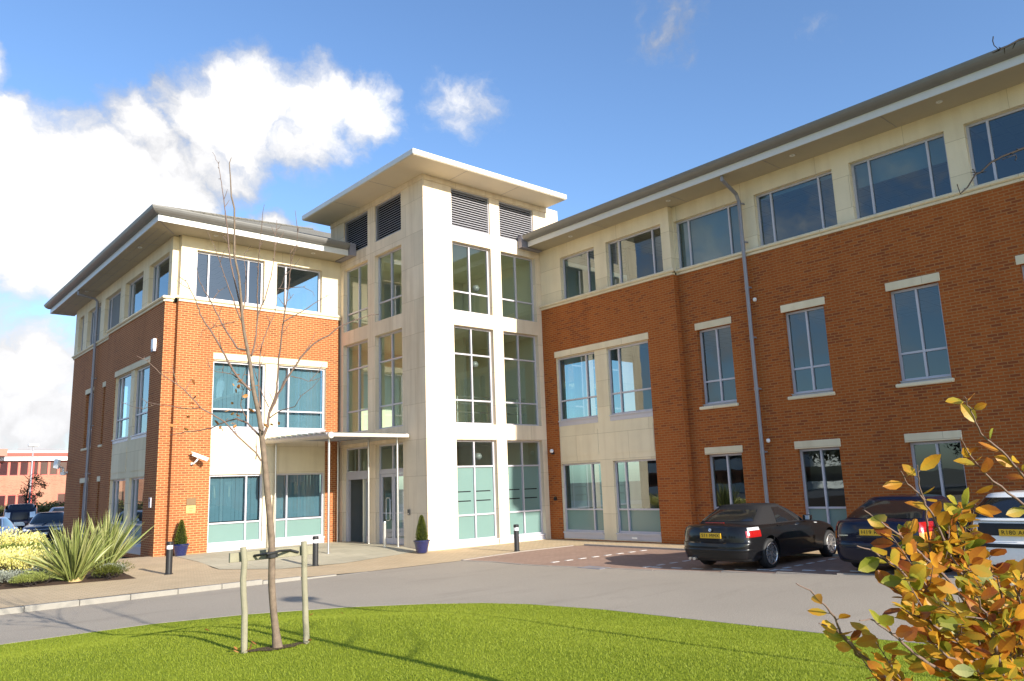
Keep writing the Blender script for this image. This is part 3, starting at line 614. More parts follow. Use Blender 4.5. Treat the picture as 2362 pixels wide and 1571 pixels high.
# moulded string course
def course(path, z0, z1, name='string_course'):
    """path of (x,y) with outward offsets built per segment; two stepped mouldings"""
    mb = MB()
    for (axis, c, a0, a1) in path:
        h = z1-z0
        wbox(mb, axis, c, a0, a1, -.045, .1, z0, z0+h*.38); 
        prof = [(-.06, z0+h*.38), (-.10, z0+h*.5), (-.115, z0+h*.66), (-.10, z0+h*.85), (-.06, z1), (.1, z1)]
        e = .0
        rows = [[Pt(axis, c, a0-(-p[0] if axis=='y' else 0), p[0], p[1]), Pt(axis, c, a1, p[0], p[1])] for p in prof]
        if axis == 'x': rows = [[Pt(axis, c, a0+p[0]*1.0, p[0], p[1]), Pt(axis, c, a1, p[0], p[1])] for p in prof]
        mb.grid(rows); 
        mb.poly([r[0] for r in rows] + [Pt(axis,c,a0,.1,z0+h*.38)]); mb.poly([r[1] for r in rows] + [Pt(axis,c,a1,.1,z0+h*.38)])
    return mb.build(name, M['stone_trim'], office)
course([('y', YF, 8.33, 14.40), ('y', YP, XS, 8.25)], 8.47, 8.66)
course([('x', XS, YP, 33.6), ('x', XS2, 33.68, 40.6)], 8.47, 8.66)
course([('x', XB, 14.5, 20.66), ('x', XM, -6, 14.5)], 8.42, 8.60)
# ---- eaves ------------------------------------------------------------------
def soff(pts, z, name='soffit'):
    mb = MB(); mb.poly([(x,y,z) for x,y in pts]); mb.poly([(x,y,z+.03) for x,y in pts][::-1]); return mb.build(name, M['soffit'], office)
ZS1, ZS2 = 10.81, 10.74
XE, YE, XR = 7.25, 25.31, 18.97
soff([(XE+.01,YE+.01),(14.12,YE+.01),(14.12,YF+.1),(8.3,YF+.1),(8.3,41.5),(XE+.01,41.5)], ZS1)
soff([(XR+.01,-6),(XM+.1,-6),(XM+.1,20.66),(XR+.01,20.40)], ZS2)
mb = MB()
mb.box(XE, 14.15, YE, YE+.03, ZS1-.012, ZS1+.215); mb.box(XE, XE+.03, YE+.03, 41.6, ZS1-.012, ZS1+.215); mb.box(XE+.03, 8.3, 41.57, 41.6, ZS1-.012, ZS1+.215)
mb.build('fascia_board', M['fascia'], office)
mb = MB(); mb.box(XR, XR+.03, -6, 20.40, ZS2-.012, ZS2+.20); mb.box(XR+.03, XB, 20.37, 20.40, ZS2-.0, ZS2+.20); mb.build('fascia_board', M['fascia'], office)
GP = [(.0,.0),(.06,.0),(.13,.018),(.19,.055),(.24,.105),(.268,.165),(.275,.20),(.262,.20),(.225,.125),(.16,.075)]
mb = MB()
for d, h in GP: pass
rows = []
for d, h in GP:
    z = ZS1+.205+h
    rows.append([(XE-d, 41.6+d*.3, z), (XE-d, YE-d, z), (14.10, YE-d, z)])
mb.grid(rows); mb.poly([r[2] for r in rows]); mb.build('gutter', M['gutter'], office)
mb = MB(); rows = []
for d, h in GP:
    z = ZS2+.19+h; rows.append([(XR-d, -6, z), (XR-d, 20.42, z)])
mb.grid(rows); mb.poly([r[1] for r in rows]); mb.build('gutter', M['gutter'], office)
# soffit board joints and corner strip
def joint(*a):
    mb = MB(); mb.box(*a); mb.build('soffit_joint', M['lead'], office)
for y in (28.0, 30.5, 33, 36, 39): joint(XE+.05, 8.1, y-.006, y+.006, ZS1-.006, ZS1-.001)
for k in (.28, .56): joint(XE+k-.005, XE+k+.005, 26.2, 41.4, ZS1-.009, ZS1-.0065)
for x in (9.9, 12.3): joint(x-.006, x+.006, YE+.05, YF, ZS1-.006, ZS1-.001)
for y in (17.2, 13.9, 10.6, 7.3, 4.0): joint(XR+.05, XM, y-.006, y+.006, ZS2-.006, ZS2-.001)
mb = MB(); mb.obox(((XE+8.1)/2+.02, (YE+YF)/2+.05, ZS1-.011), (.40,.55,0), (.012,-.010,0), (0,0,.0015)); mb.build('soffit_joint', M['lead'], office)
mb = MB()                                     # lead closers where the eaves die into the tower
mb.box(14.15, 14.41, YE-.15, YF-.02, ZS1-.02, ZS1+.46); mb.build('lead_closer', M['lead'], office); mb = MB(); mb.box(18.72, 19.76, 20.45, 20.67, ZS2-.05, ZS2+.44)
mb.build('lead_closer', M['lead'], office)
def downlight(x, y, z):
    mb = MB(); mb.lathe((x,y,z-.022), [(.03,.012),(.04,.006),(.065,0),(.078,.008),(.078,.022)], 16)
    o = mb.build('downlight', M['fascia'], office)
    l = MB(); l.lathe((x,y,z-.012), [(0,.002),(.05,.0)], 12); l.build('lens', M['clear_lamp'], o)
for y in (18.6, 14.2, 9.9, 6.05, 2.2): downlight(19.42, y, ZS2)
for x in (9.3, 12.95): downlight(x, 25.8, ZS1)
for y in (28.6, 36.2): downlight(7.62, y, ZS1)
# roofs
tp = math.tan(R(22)); mb = MB()
z0 = ZS1+.36; x0, y0 = XE-.17, YE-.17
W = 11.0
mb.quad((x0,y0,z0),(22.0,y0,z0),(22.0,y0+W,z0+W*tp),(x0+W,y0+W,z0+W*tp))
mb.quad((x0,y0,z0),(x0+W,y0+W,z0+W*tp),(x0+W,41.7-0,z0+W*tp),(x0,41.7,z0))
mb.quad((x0,41.7,z0),(x0+W,41.7,z0+W*tp),(x0+W,41.7,z0),(x0,41.7,z0))
mb.build('roof', M['slate'], office)
mb = MB(); z0 = ZS2+.33; x0 = XR-.15
mb.quad((x0,-6,z0),(x0,20.42,z0),(x0+7,20.42,z0+7*tp),(x0+7,-6,z0+7*tp)); mb.quad((x0,20.42,z0),(x0+7,20.42,z0),(x0+7,20.42,z0+7*tp),(x0,20.42,z0))
mb.build('roof', M['slate'], office)
mb = MB(); W=11.0; z0=ZS1+.36
mb.tube([(XE-.17,YE-.17,z0+.02),(XE-.17+W,YE-.17+W,z0+W*tp+.02)], .06, 6); mb.build('hip_tile', M['slate'], office)
# downpipes
def pipe(pts, brackets, axis):
    mb = MB(); mb.tube(pts, .056, 12)
    for z in brackets: mb.lathe((pts[-1][0], pts[-1][1], z), [(.056,0),(.066,.0),(.066,.09),(.056,.09)], 12)
    o = mb.build('downpipe', M['frame_dark'], office, smooth=False)
    bk = MB()
    for z in brackets: bk.box(pts[-1][0]+.0, pts[-1][0]+.14, pts[-1][1]-.10, pts[-1][1]-.07, z+.02, z+.06)
    bk.build('pipe_bracket', M['frame_dark'], o)
pipe([(XR+.12, 11.98, ZS2+.10),(XR+.12, 11.98, ZS2-.12),(19.78, 11.98, ZS2-.40),(19.90, 11.98, ZS2-.62),(19.90, 11.98, .05)], (10.0, 8.8, 7.4, 5.9, 4.4, 2.6, 1.1), 'x')
pipe([(XE+.05, 36.2, ZS1+.05),(XE+.05, 36.2, ZS1-.18),(7.95, 36.2, ZS1-.28),(8.07, 36.2, ZS1-.40),(8.07, 36.2, .1)], (10.1, 8.9, 7.0, 5.0, 3.0), 'x')
# ---- interiors seen through the glass ---------------------------------------
mb = MB()
for z0, z1 in ((-.1,.05),(3.56,4.0),(7.48,7.9),(10.5,10.92)): mb.box(XT+.26, 26.0, YT+.28, 27.1, z0, z1)
mb.build('floor_slab', M['plaster'], office)
mb = MB()
mb.box(19.72, 19.78, YT+.28, 27.0, .05, 10.5); mb.box(XT+.26, 20.8, 26.98, 27.05, 2.7, 10.5)
mb.box(17.5, 17.62, 22.6, 25.2, 4.0, 7.48); mb.box(16.6, 19.7, 25.4, 25.5, 7.9, 10.5); mb.box(XT+.3, 16.2, 25.1, 25.2, .05, 3.0)
mb.build('inner_wall', M['plaster'], office)
mb = MB()                                     # handrails and a duct inside the tower
for y in (21.6,): 
    for z in (4.55, 4.85, 5.1): mb.tube([(14.8,y,z),(19.6,y,z)], .02, 6)
for x in (15.0, 16.4, 17.8, 19.2): mb.tube([(x,21.6,4.0),(x,21.6,5.1)], .02, 6)
mb.build('handrail', M['steel'], office)
mb = MB()
for x, z in ((16.85, 6.2), (16.9, 2.98), (17.0, 9.0)): mb.lathe((x, 21.15, z), [(0,-.12),(.1,-.10),(.15,0),(.1,.10),(0,.12)], 14)
mb.build('pendant_lamp', M['frame_dark'], office, smooth=True)
mb = MB()
for z in (.02, 3.2, 7.4): mb.box(8.35, 14.2, 26.75, 36.0, z, z+.08)
mb.build('floor_slab', M['carpet'], office)
mb = MB()
for z in (2.9, 6.75, 10.6): mb.box(8.35, 14.2, 26.7, 36.0, z, z+.05)
mb.build('ceiling', M['ceiling'], office)
mb = MB(); mb.box(8.4, 14.3, 32.0, 32.1, 0, 10.6); mb.box(11.6, 11.7, 27.4, 32, .1, 10.6); mb.box(8.33,8.36,33.7,40.4,0,10.6); mb.build('inner_wall', M['room'], office)
mb = MB()
for z in (.02, 3.2, 7.3): mb.box(20.25, 27, -6, 20.4, z, z+.08)
mb.build('floor_slab', M['carpet'], office)
mb = MB()
for z in (2.9, 6.75, 10.5): mb.box(20.25, 27, -6, 20.4, z, z+.05)
mb.build('ceiling', M['ceiling'], office)
mb = MB(); mb.box(25.0, 25.1, -6, 20.4, 0, 10.6)
for y in (17.8, 11.8, 6.0, 0.0): mb.box(21.6, 25, y, y+.1, 0, 10.5)
mb.build('inner_wall', M['room'], office)
mb = MB()                                      # roller blinds half drawn in three top-storey windows
for a, b, zl in ((12.14,14.46,8.7), (9.2,11.5,10.1), (6.3,8.6,9.55)):
    wquad(mb, 'x', XM+.04, a, b, zl, 10.2, .30)
mb.build('roller_blind', M['blind'], office)
# ------------------------------------------------------------------ ground
def smooth(t): t = max(0, min(1, t)); return t*t*(3-2*t)
def inside(p, poly):
    x, y = p; c = False; n = len(poly)
    for i in range(n):
        x1, y1 = poly[i]; x2, y2 = poly[(i+1) % n]
        if (y1 > y) != (y2 > y) and x < (x2-x1)*(y-y1)/(y2-y1)+x1: c = not c
    return c
def pdist(p, poly):
    b = 1e9; P = Vector(p)
    for i in range(len(poly)):
        a, c = Vector(poly[i]), Vector(poly[(i+1) % len(poly)])
        d = c-a; t = max(0, min(1, (P-a).dot(d)/max(1e-9, d.length_squared)))
        b = min(b, (a+d*t-P).length)
    return b
def sheet(name, poly, zf, mat, step=.6, area=None):
    """ground sheet over a polygon, heights from zf"""
    pts = [Vector(p) for p in poly]
    # densify the outline
    out = []
    for i in range(len(pts)):
        a, b = pts[i], pts[(i+1) % len(pts)]; n = max(1, int((b-a).length/(step*2)))
        out += [a.lerp(b, k/n) for k in range(n)]
    xs = [p.x for p in out]; ys = [p.y for p in out]
    inner = []
    x0, x1, y0, y1 = area or (min(xs), max(xs), min(ys), max(ys))
    x = max(min(xs), x0)+step*.5
    while x < min(max(xs), x1):
        y = max(min(ys), y0)+step*.5
        while y < min(max(ys), y1):
            if inside((x,y), poly) and pdist((x,y), poly) > step*.4: inner.append(Vector((x,y)))
            y += step
        x += step
    co = out + inner
    res = delaunay_2d_cdt(co, [], [list(range(len(out)))], 1, 1e-5)
    mb = MB(); mb.v = [(v.x, v.y, zf(v.x, v.y)) for v in res[0]]
    for f in res[2]:
        a, b, c = [res[0][i] for i in f[:3]]
        f = list(f)
        if (b-a).cross(c-a) < 0: f = f[::-1]
        mb.f.append(tuple(f)); mb.m.append(0)
    return struct(mb.build(name, mat, None, smooth=True))
LAWN = [(-22,13.9),(-8,13.75),(2.06,13.62),(4.1,13.6),(5.53,13.2),(6.97,12.45),(8.0,11.6),(8.66,10.85),(9.05,10.1),(9.38,8.7),(9.48,7.3),(9.58,6.1),(9.66,5.0),(9.76,4.1),(9.98,3.0),(10.3,0),(10.6,-14),(-22,-14)]
def lawn_z(x, y):
    d = pdist((x,y), LAWN) if inside((x,y), LAWN) else 0
    return .012 + .42*smooth(d/4.6) + .012*math.sin(x*1.7+.4)*math.sin(y*1.3)*smooth(d/2)
def pav_z(x, y):
    return gz(x,y)+max(.105*smooth((10.2-x)/4.0), .125*smooth((y-20.3)/2.6)*smooth((15.2-x)/.6)) + .004
mb = MB(); mb.quad((-600,-600,-.06),(600,-600,-.06),(600,700,-.06),(-600,700,-.06)); struct(mb.build('ground', M['ground']))
def gz(x, y): return .125*smooth((11.2-y)/6)*smooth((x-9.5)/4)
ROADP = [(-60,17.32),(13.15,17.3),(13.4,16.2),(13.34,15.0),(13.45,14.1),(13.7,13.1),(14.02,11.4),(14.42,9.9),(14.68,7.5),(15.03,6.3),(15.6,3.5),(16.0,0),(16,-30),(-60,-30)]
sheet('road', ROADP, lambda x,y: gz(x,y), M['asphalt'], 1.2, (2, 17, -4, 18))
sheet('lawn', LAWN, lawn_z, M['lawn'] if 'lawn' in M else M['ground'], .35, (-3, 10.6, -3, 14))
PAVP = [(-60,17.33),(13.16,17.32),(13.22,17.36),(15.75,17.80),(17.95,17.80),(18.2,17.5),(18.25,-6),(20.05,-6),(20.05,14.6),(19.85,20.7),(14.5,20.75),(14.6,27),(6.2,27),(6.2,24.6),(5.75,20.35),(3.0,20.9),(-60,20.9)]
sheet('pavement', PAVP, pav_z, M['buff'], .7, (-4, 20, 17, 27))
FLAG = [(8.5,26.4),(7.95,20.9),(9.2,19.85),(11.0,19.8),(14.35,20.95),(14.5,26.4)]
sheet('flagstone_paving', FLAG, lambda x,y: pav_z(x,y)+.008, M['flag'], .5)
PARK = ROADP[1:-3] + [(18.2,3.4),(18.2,17.45),(17.92,17.77),(15.75,17.77),(13.22,17.33)]
PARK = [(13.18,17.3),(13.42,16.2),(13.36,15.0),(13.47,14.1),(13.72,13.1),(14.04,11.4),(14.44,9.9),(14.70,7.5),(15.05,6.3),(15.62,3.5),(16.02,0),(16.02,-6),(18.22,-6),(18.22,17.45),(17.92,17.77),(15.75,17.77),(13.22,17.33)]
sheet('parking_bay_paving', PARK, lambda x,y: gz(x,y)+.004, M['redpave'], .7)
# kerbs: upstand stones along the pavement, flush channel along the parking bays
mb = MB(); x = -30.0
rr = random.Random(3)
while x < 9.4:
    h = .1*smooth((9.6-x)/3.4)+.006; j = rr.uniform(-.003, .003)
    mb.box(x+.004, x+.911, 17.20+j, 17.34+j, -.02, h+rr.uniform(-.003,.003)); x += .915
struct(mb.build('kerb', M['kerb'], bevel=.018))
mb = MB()
def strip(pts, w, z0, z1):
    for i in range(len(pts)-1):
        a, b = Vector(pts[i]), Vector(pts[i+1]); d = (b-a); n = max(1, int(d.length/.9)); 
        for k in range(n):
            c = a.lerp(b, (k+.5)/n); h = d/n*.5*.985; s = Vector((-d.y, d.x)).normalized()*w/2
            mb.obox((c.x,c.y,(z0+z1)/2+gz(c.x,c.y)), (h.x,h.y,0), (s.x,s.y,0), (0,0,(z1-z0)/2))
strip([(13.2,17.34),(15.75,17.79),(17.95,17.79)], .09, -.02, .022)
strip([(18.22,17.5),(18.22,-6)], .12, -.02, .05)
strip([(13.17,17.3),(13.40,16.2),(13.34,15.0),(13.45,14.1),(13.70,13.1),(14.02,11.4),(14.42,9.9),(14.68,7.5),(15.03,6.3),(15.6,3.5),(16,0)], .10, -.02, .011)
strip([(2.06,13.66),(4.1,13.64),(5.55,13.24),(7.0,12.49),(8.04,11.63),(8.70,10.87),(9.09,10.1),(9.42,8.7),(9.52,7.3),(9.62,6.1),(9.70,5.0),(9.8,4.1),(10.02,3.0)], .035, -.02, .012)
struct(mb.build('edging_kerb', M['edging']))
# painted dashes of the parking bays: each bay line is one marking
mb = MB()
def dash(x0, x1, y, z=.010):
    z += gz((x0+x1)/2, y); mb.box(x0, x1, y-.045, y+.045, z-.008, z)
BAYS = [14.70, 11.95, 9.05, 6.2, 3.35]
for y in BAYS:
    x = 14.05 if y > 14 else (14.35 if y > 11 else (14.95 if y > 8 else 15.3))
    while x < 17.9: dash(x, x+.24, y); x += .50
xs = [(14.0,14.2),(14.3,11.95),(14.95,9.05),(15.25,6.2),(15.7,3.35)]
for (xa,ya),(xb,yb) in zip(xs[1:-1], xs[2:]):
    n = 6
    for k in range(n):
        t = (k+.5)/n; x, y = xa+.16+(xb-xa)*t, ya+(yb-ya)*t
        g_ = gz(x, y); mb.box(x-.045, x+.045, y-.13, y+.13, g_, g_+.010)
for x, y, l in ((15.0,13.9,.5),(16.2,12.9,.4),(15.1,13.0,.35)): pass
struct(mb.build('road_marking', M['line']))
mb = MB(); mb.box(13.55, 13.95, 12.6, 13.3, -.01, .0075); mh = mb.build('drain_cover', M['lead'])
tag(mh, 'dark rectangular iron drain cover at the edge of the road by the parking bays', 'drain cover')
# planting bed
BED = [(5.75,20.35),(3.0,20.9),(-30,20.9),(-30,30),(-2,31),(6.5,28.5),(6.2,24.6)]
sheet('planting_bed', BED, lambda x,y: .10+.05*smooth(pdist((x,y),BED)/.6)+.02*math.sin(x*5)*math.sin(y*4.3), M['soil'], .45, (-4, 7.2, 20, 31))
sheet('car_park', [(-60,31),(7.9,31),(7.9,42),(60,42),(60,84),(-60,84)], lambda x,y: -.02, M['asphalt2'], 20)

# ------------------------------------------------------------------ entrance canopy
cz = lambda y: 3.70 + .10*(y-21.6)/4.7
cn = thing('entrance_canopy', 'slatted flat canopy on slim steel posts over the main entrance', 'canopy', (13, 24, .1))
X0, X1, Y0, Y1 = 11.52, 14.38, 21.65, 26.30
mb = MB(); mb.tube([(X0, Y0-.05, cz(Y0)-.02),(X0, Y1, cz(Y1)-.02)], .10, 14); mb.build('tube_beam', M['stake2'], cn, smooth=False)
mb = MB(); mb.box(X0+.02, X1+.0, Y0-.03, Y0+.05, cz(Y0)-.06, cz(Y0)+.05); mb.box(X1-.06, X1, Y0+.05, Y1, cz(24)-.10, cz(24)+.02)
mb.build('edge_beam', M['stake2'], cn)
mb = MB(); n = 11
for k in range(n):
    y = Y0+.12+(Y1-Y0-.2)*k/n; w = (Y1-Y0)/n*.95
    mb.obox(((X0+X1)/2-.02, y+w/2, cz(y)+.075), ((X1-X0)/2+.10, 0, 0), (0, w/2*.76, .035), (0, -.0006, .005))
mb.build('slat', M['canopyglass'], cn)
mb = MB()
for k in range(n+1):
    y = Y0+.10+(Y1-Y0-.2)*k/n
    mb.box(X0-.1, X1, y-.013, y+.013, cz(y)+.0, cz(y)+.055)
mb.build('slat_bearer', M['frame'], cn)
for (x, y, r) in ((11.72,22.12,.036),(14.26,22.16,.036),(14.30,24.08,.036),(14.26,26.22,.03),(11.83,26.22,.03)):
    mb = MB(); zb = pav_z(x,y); mb.tube([(x,y,zb),(x,y,cz(y)-.02)], r, 12); p = mb.build('post', M['steel'], cn, smooth=True)
    mb = MB(); mb.lathe((x,y,zb), [(.07,0),(.07,.012),(r,.018)], 14); mb.build('base_flange', M['steel'], p)
# ------------------------------------------------------------------ street furniture
def bollard(loc):
    t = thing('bollard_light', 'black bollard light on the buff paving left of the pot, nearest the planting bed', 'bollard', loc, group='bollard lights around the entrance')
    mb = MB(); mb.lathe((0,0,0), [(.10,0),(.10,.02),(.078,.03),(.078,.60),(.082,.605),(.0,.607)], 20); mb.build('post', M['black'], t, local=True)
    mb = MB(); mb.lathe((0,0,0), [(.073,.606),(.073,.70)], 20); mb.build('light_lens', M['lens'], t, local=True)
    mb = MB(); mb.lathe((0,0,0), [(.079,.70),(.082,.705),(.082,.775),(.07,.787),(0,.79)], 20); mb.lathe((0,0,0), [(.0,.70),(.079,.70)], 20); mb.build('cap', M['black'], t, local=True)
    return t
b0 = bollard((6.56,20.60,pav_z(6.56,20.6)))
dup(b0, (10.17,19.92,pav_z(10.17,19.92)), label='black bollard light behind the right hand tree stake, in front of the entrance flags')
dup(b0, (15.80,18.02,pav_z(15.8,18.02)), label='black bollard light in front of the stone tower beside the empty parking bay')
mb = MB(); mb.lathe((13.84,22.30,.075), [(.052,0),(.052,.84),(.047,.86),(0,.862)], 18)
tag(mb.build('steel_post', M['steel'], None, smooth=False), 'slim stainless steel post standing in front of the glazed entrance doors', 'steel post')
def potted(loc):
    t = thing('potted_conifer', 'clipped conical evergreen in a glossy blue pot against the lit brick wall', 'potted plant', loc, group='clipped evergreens in blue pots')
    mb = MB(); mb.lathe((0,0,0), [(0,0),(.15,0),(.165,.02),(.225,.27),(.245,.33),(.265,.345),(.265,.385),(.235,.385),(.225,.33),(0,.32)], 28); mb.build('pot', M['pot'], t, smooth=False, local=True)
    mb = MB(); r = random.Random(5)
    tone = []
    H, RB = .78, .185
    for k in range(2600):
        h = r.random()**1.25; z = .34 + h*H; rad = RB*(min(1, .72+1.6*h) if h < .18 else (1-(h-.18)/.82)**.62) * r.uniform(.72, 1.04)
        a = r.uniform(0, 2*math.pi); c = Vector((rad*math.cos(a), rad*math.sin(a), z))
        d = Vector((math.cos(a), math.sin(a), r.uniform(.2,1.4))).normalized(); s = d.cross(Vector((r.uniform(-1,1), r.uniform(-1,1), r.uniform(-1,1)))).normalized()
        l, w = r.uniform(.022,.042), r.uniform(.006,.011)
        mb.quad(c-s*w*.4, c+d*l*.5-s*w, c+d*l, c+d*l*.5+s*w); tone.append(r.random()*.8+.2*h)
    o = mb.build('foliage', M['topiary'], t, local=True); set_tone(o, tone)
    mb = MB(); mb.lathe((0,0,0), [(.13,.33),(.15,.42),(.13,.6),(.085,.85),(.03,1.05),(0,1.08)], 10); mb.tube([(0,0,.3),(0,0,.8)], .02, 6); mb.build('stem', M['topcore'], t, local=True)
    return t
def set_tone(o, tone):
    a = o.data.attributes.new('tone', 'FLOAT', 'FACE'); a.data.foreach_set('value', np.array(tone, dtype=np.float32))
pt = potted((8.62,26.02,.118))
dup(pt, (13.92,20.30,.02), R(70), 'clipped conical evergreen in a glossy blue pot at the foot of the stone tower')
# security camera, alarm box, plaques, small fittings
sc = thing('security_camera', 'white security camera on a bracket on the sunlit brick wall above the plaques', 'security camera', (9.02,26.34,3.0), group='security cameras on the brick walls')
mb = MB(); mb.obox((9.12,25.98,3.24), (.20,-.13,-.10), (.035,.055,0), (.02,-.02,.055)); mb.build('housing', M['white'], sc, bevel=.012)
mb = MB(); mb.obox((9.10,26.00,3.305), (.21,-.13,-.10), (.045,.07,0), (.003,-.003,.006)); mb.build('sunshield', M['white'], sc)
mb = MB(); mb.tube([(8.97,26.33,3.02),(8.97,26.20,3.02),(9.02,26.08,3.10),(9.07,26.02,3.20)], .03, 8); mb.lathe((8.97,26.30,2.99), [(0,0),(.05,0),(.05,.07),(0,.07)], 12); mb.build('bracket', M['white'], sc)
s2 = thing('security_camera', 'white security camera sticking out from the far edge of the shaded side wall', 'security camera', (8.1,40.4,3.2), group='security cameras on the brick walls')
mb = MB(); mb.obox((7.72,40.2,3.62), (.05,-.16,-.03), (.06,.02,0), (.02,0,.2)); mb.build('housing', M['white'], s2, bevel=.02)
mb = MB(); mb.tube([(8.19,40.3,3.22),(8.02,40.3,3.22),(8.0,40.3,3.42),(7.85,40.25,3.50)], .05, 8); mb.lathe((8.02,40.3,3.1), [(0,0),(.12,.02),(.12,.14),(0,.16)], 12); mb.build('bracket', M['white'], s2)
mb = MB(); mb.box(7.855, 7.968, 27.27, 27.55, 6.92, 7.30); ab = thing('alarm_box', 'white alarm box high on the shaded brick wall next to the corner', 'alarm box', (7.96,27.4,6.9)); mb.build('cover', M['white'], ab, bevel=.03)
mb = MB(); mb.box(7.862, 7.96, 27.29, 27.53, 6.86, 6.925); mb.build('strobe_lens', M['lead'], ab)
mb = MB(); mb.box(8.85, 9.15, 26.325, 26.349, 1.69, 1.91); tag(mb.build('wall_plaque', M['bronze'], None, bevel=.004), 'dark bronze plaque, the upper of two on the sunlit brick wall', 'plaque', 'plaques beside the entrance')
pq = thing('wall_plaque', 'pale brass plaque, the lower of two on the sunlit brick wall', 'plaque', (9.0,26.34,1.44), group='plaques beside the entrance')
mb = MB(); mb.box(8.84, 9.15, 26.325, 26.349, 1.435, 1.685); mb.build('plate', M['brass'], pq, bevel=.004)
mb = MB()
for k, (w, z) in enumerate(((.13,1.60),(.10,1.575),(.09,1.515),(.07,1.49))): mb.box(8.995-w/1.5, 8.995+w/1.5, 26.3225, 26.326, z, z+.012)
mb.build('engraved_line', M['bronze'], pq)
mb = MB(); mb.box(7.93, 7.968, 27.0, 27.2, 1.66, 1.98); ic = thing('intercom', 'small grey intercom panel on the shaded brick wall round the corner from the plaques', 'intercom', (7.96,27.1,1.66)); mb.build('panel', M['frame'], ic, bevel=.006)
mb = MB(); mb.box(7.924, 7.931, 27.05, 27.15, 1.85, 1.93); mb.build('grille', M['black'], ic)
wl = thing('wall_light', 'small round wall light on the narrow brick strip right of the tower', 'wall light', (19.78,20.4,3.1))
mb = MB(); mb.lathe((19.70,20.36,3.12), [(0,-.07),(.05,-.06),(.075,0),(.05,.06),(0,.07)], 14); mb.build('globe', M['lens'], wl, smooth=True)
mb = MB(); mb.box(19.72,19.789,20.31,20.41,3.0,3.08); mb.build('bracket', M['black'], wl)
mb = MB(); mb.tube([(19.74,20.35,1.42),(19.789,20.35,1.42)], .07, 14); tag(mb.build('vent_cap', M['black'], None), 'small round black vent low on the brick strip right of the tower', 'vent')
for z, lb in ((7.05,'upper small white sensor beside the grey downpipe on the shaded brick wall'),(2.95,'lower small white sensor beside the grey downpipe on the shaded brick wall')):
    mb = MB(); mb.lathe((19.93,11.78,z), [(0,-.06),(.045,-.045),(.055,0),(.045,.045),(0,.06)], 12); tag(mb.build('wall_sensor', M['white'], None, smooth=True), lb, 'sensor', 'sensors beside the downpipe')
kp = thing('key_switch', 'tiny dark key switch on the stone to the right of the entrance doors', 'key switch', (14.40,21.7,1.1))
mb = MB(); mb.box(14.37,14.418,21.66,21.76,1.12,1.30); mb.build('cover', M['black'], kp, bevel=.006)
mb = MB(); mb.box(14.362,14.371,21.69,21.73,1.14,1.18); mb.build('key_slot', M['steel'], kp)
mb = MB(); mb.box(19.61,19.645,16.55,16.75,.13,.18); tag(mb.build('letter_plate', M['white'], None), 'small white plate on the grey sill under the ground floor window nearest the parked cars', 'name plate')
# ------------------------------------------------------------------ cars
def interp(x, pts):
    xs = [p[0] for p in pts]; ys = [p[1] for p in pts]
    if x <= xs[0]: return ys[0]
    for i in range(len(xs)-1):
        if x <= xs[i+1]:
            t = (x-xs[i])/(xs[i+1]-xs[i]); t = t*t*(3-2*t)*.6+t*.4
            return ys[i]+(ys[i+1]-ys[i])*t
    return ys[-1]
def sgnpow(v, p): return math.copysign(abs(v)**p, v)
def outline(t, xr, xf, w, nr=3.2, nf=2.8, Rr=.5, Rf=.6, bow=.05):
    if t < .3:
        th = t/.3*math.pi/2; x = xr+Rr*(1-sgnpow(math.cos(th), 2/nr)); y = w*sgnpow(math.sin(th), 2/nr)
    elif t > .7:
        th = (1-t)/.3*math.pi/2; x = xf-Rf*(1-sgnpow(math.cos(th), 2/nf)); y = w*sgnpow(math.sin(th), 2/nf)
    else:
        u = (t-.3)/.4; x = (xr+Rr)+(xf-Rf-xr-Rr)*u; y = w
    m = (xr+xf)/2; y *= 1-bow*((x-m)/((xf-xr)/2))**2
    return x, y
def text_mesh(txt, size, name):
    cu = bpy.data.curves.new(name, 'FONT'); cu.body = txt; cu.size = size; cu.align_x = 'CENTER'; cu.align_y = 'CENTER'; cu.extrude = .001
    cu.space_character = 1.08
    o = bpy.data.objects.new(name, cu); COL.objects.link(o)
    bpy.context.view_layer.update()
    me = bpy.data.meshes.new_from_object(o.evaluated_get(bpy.context.evaluated_depsgraph_get()))
    bpy.data.objects.remove(o); bpy.data.curves.remove(cu)
    return me
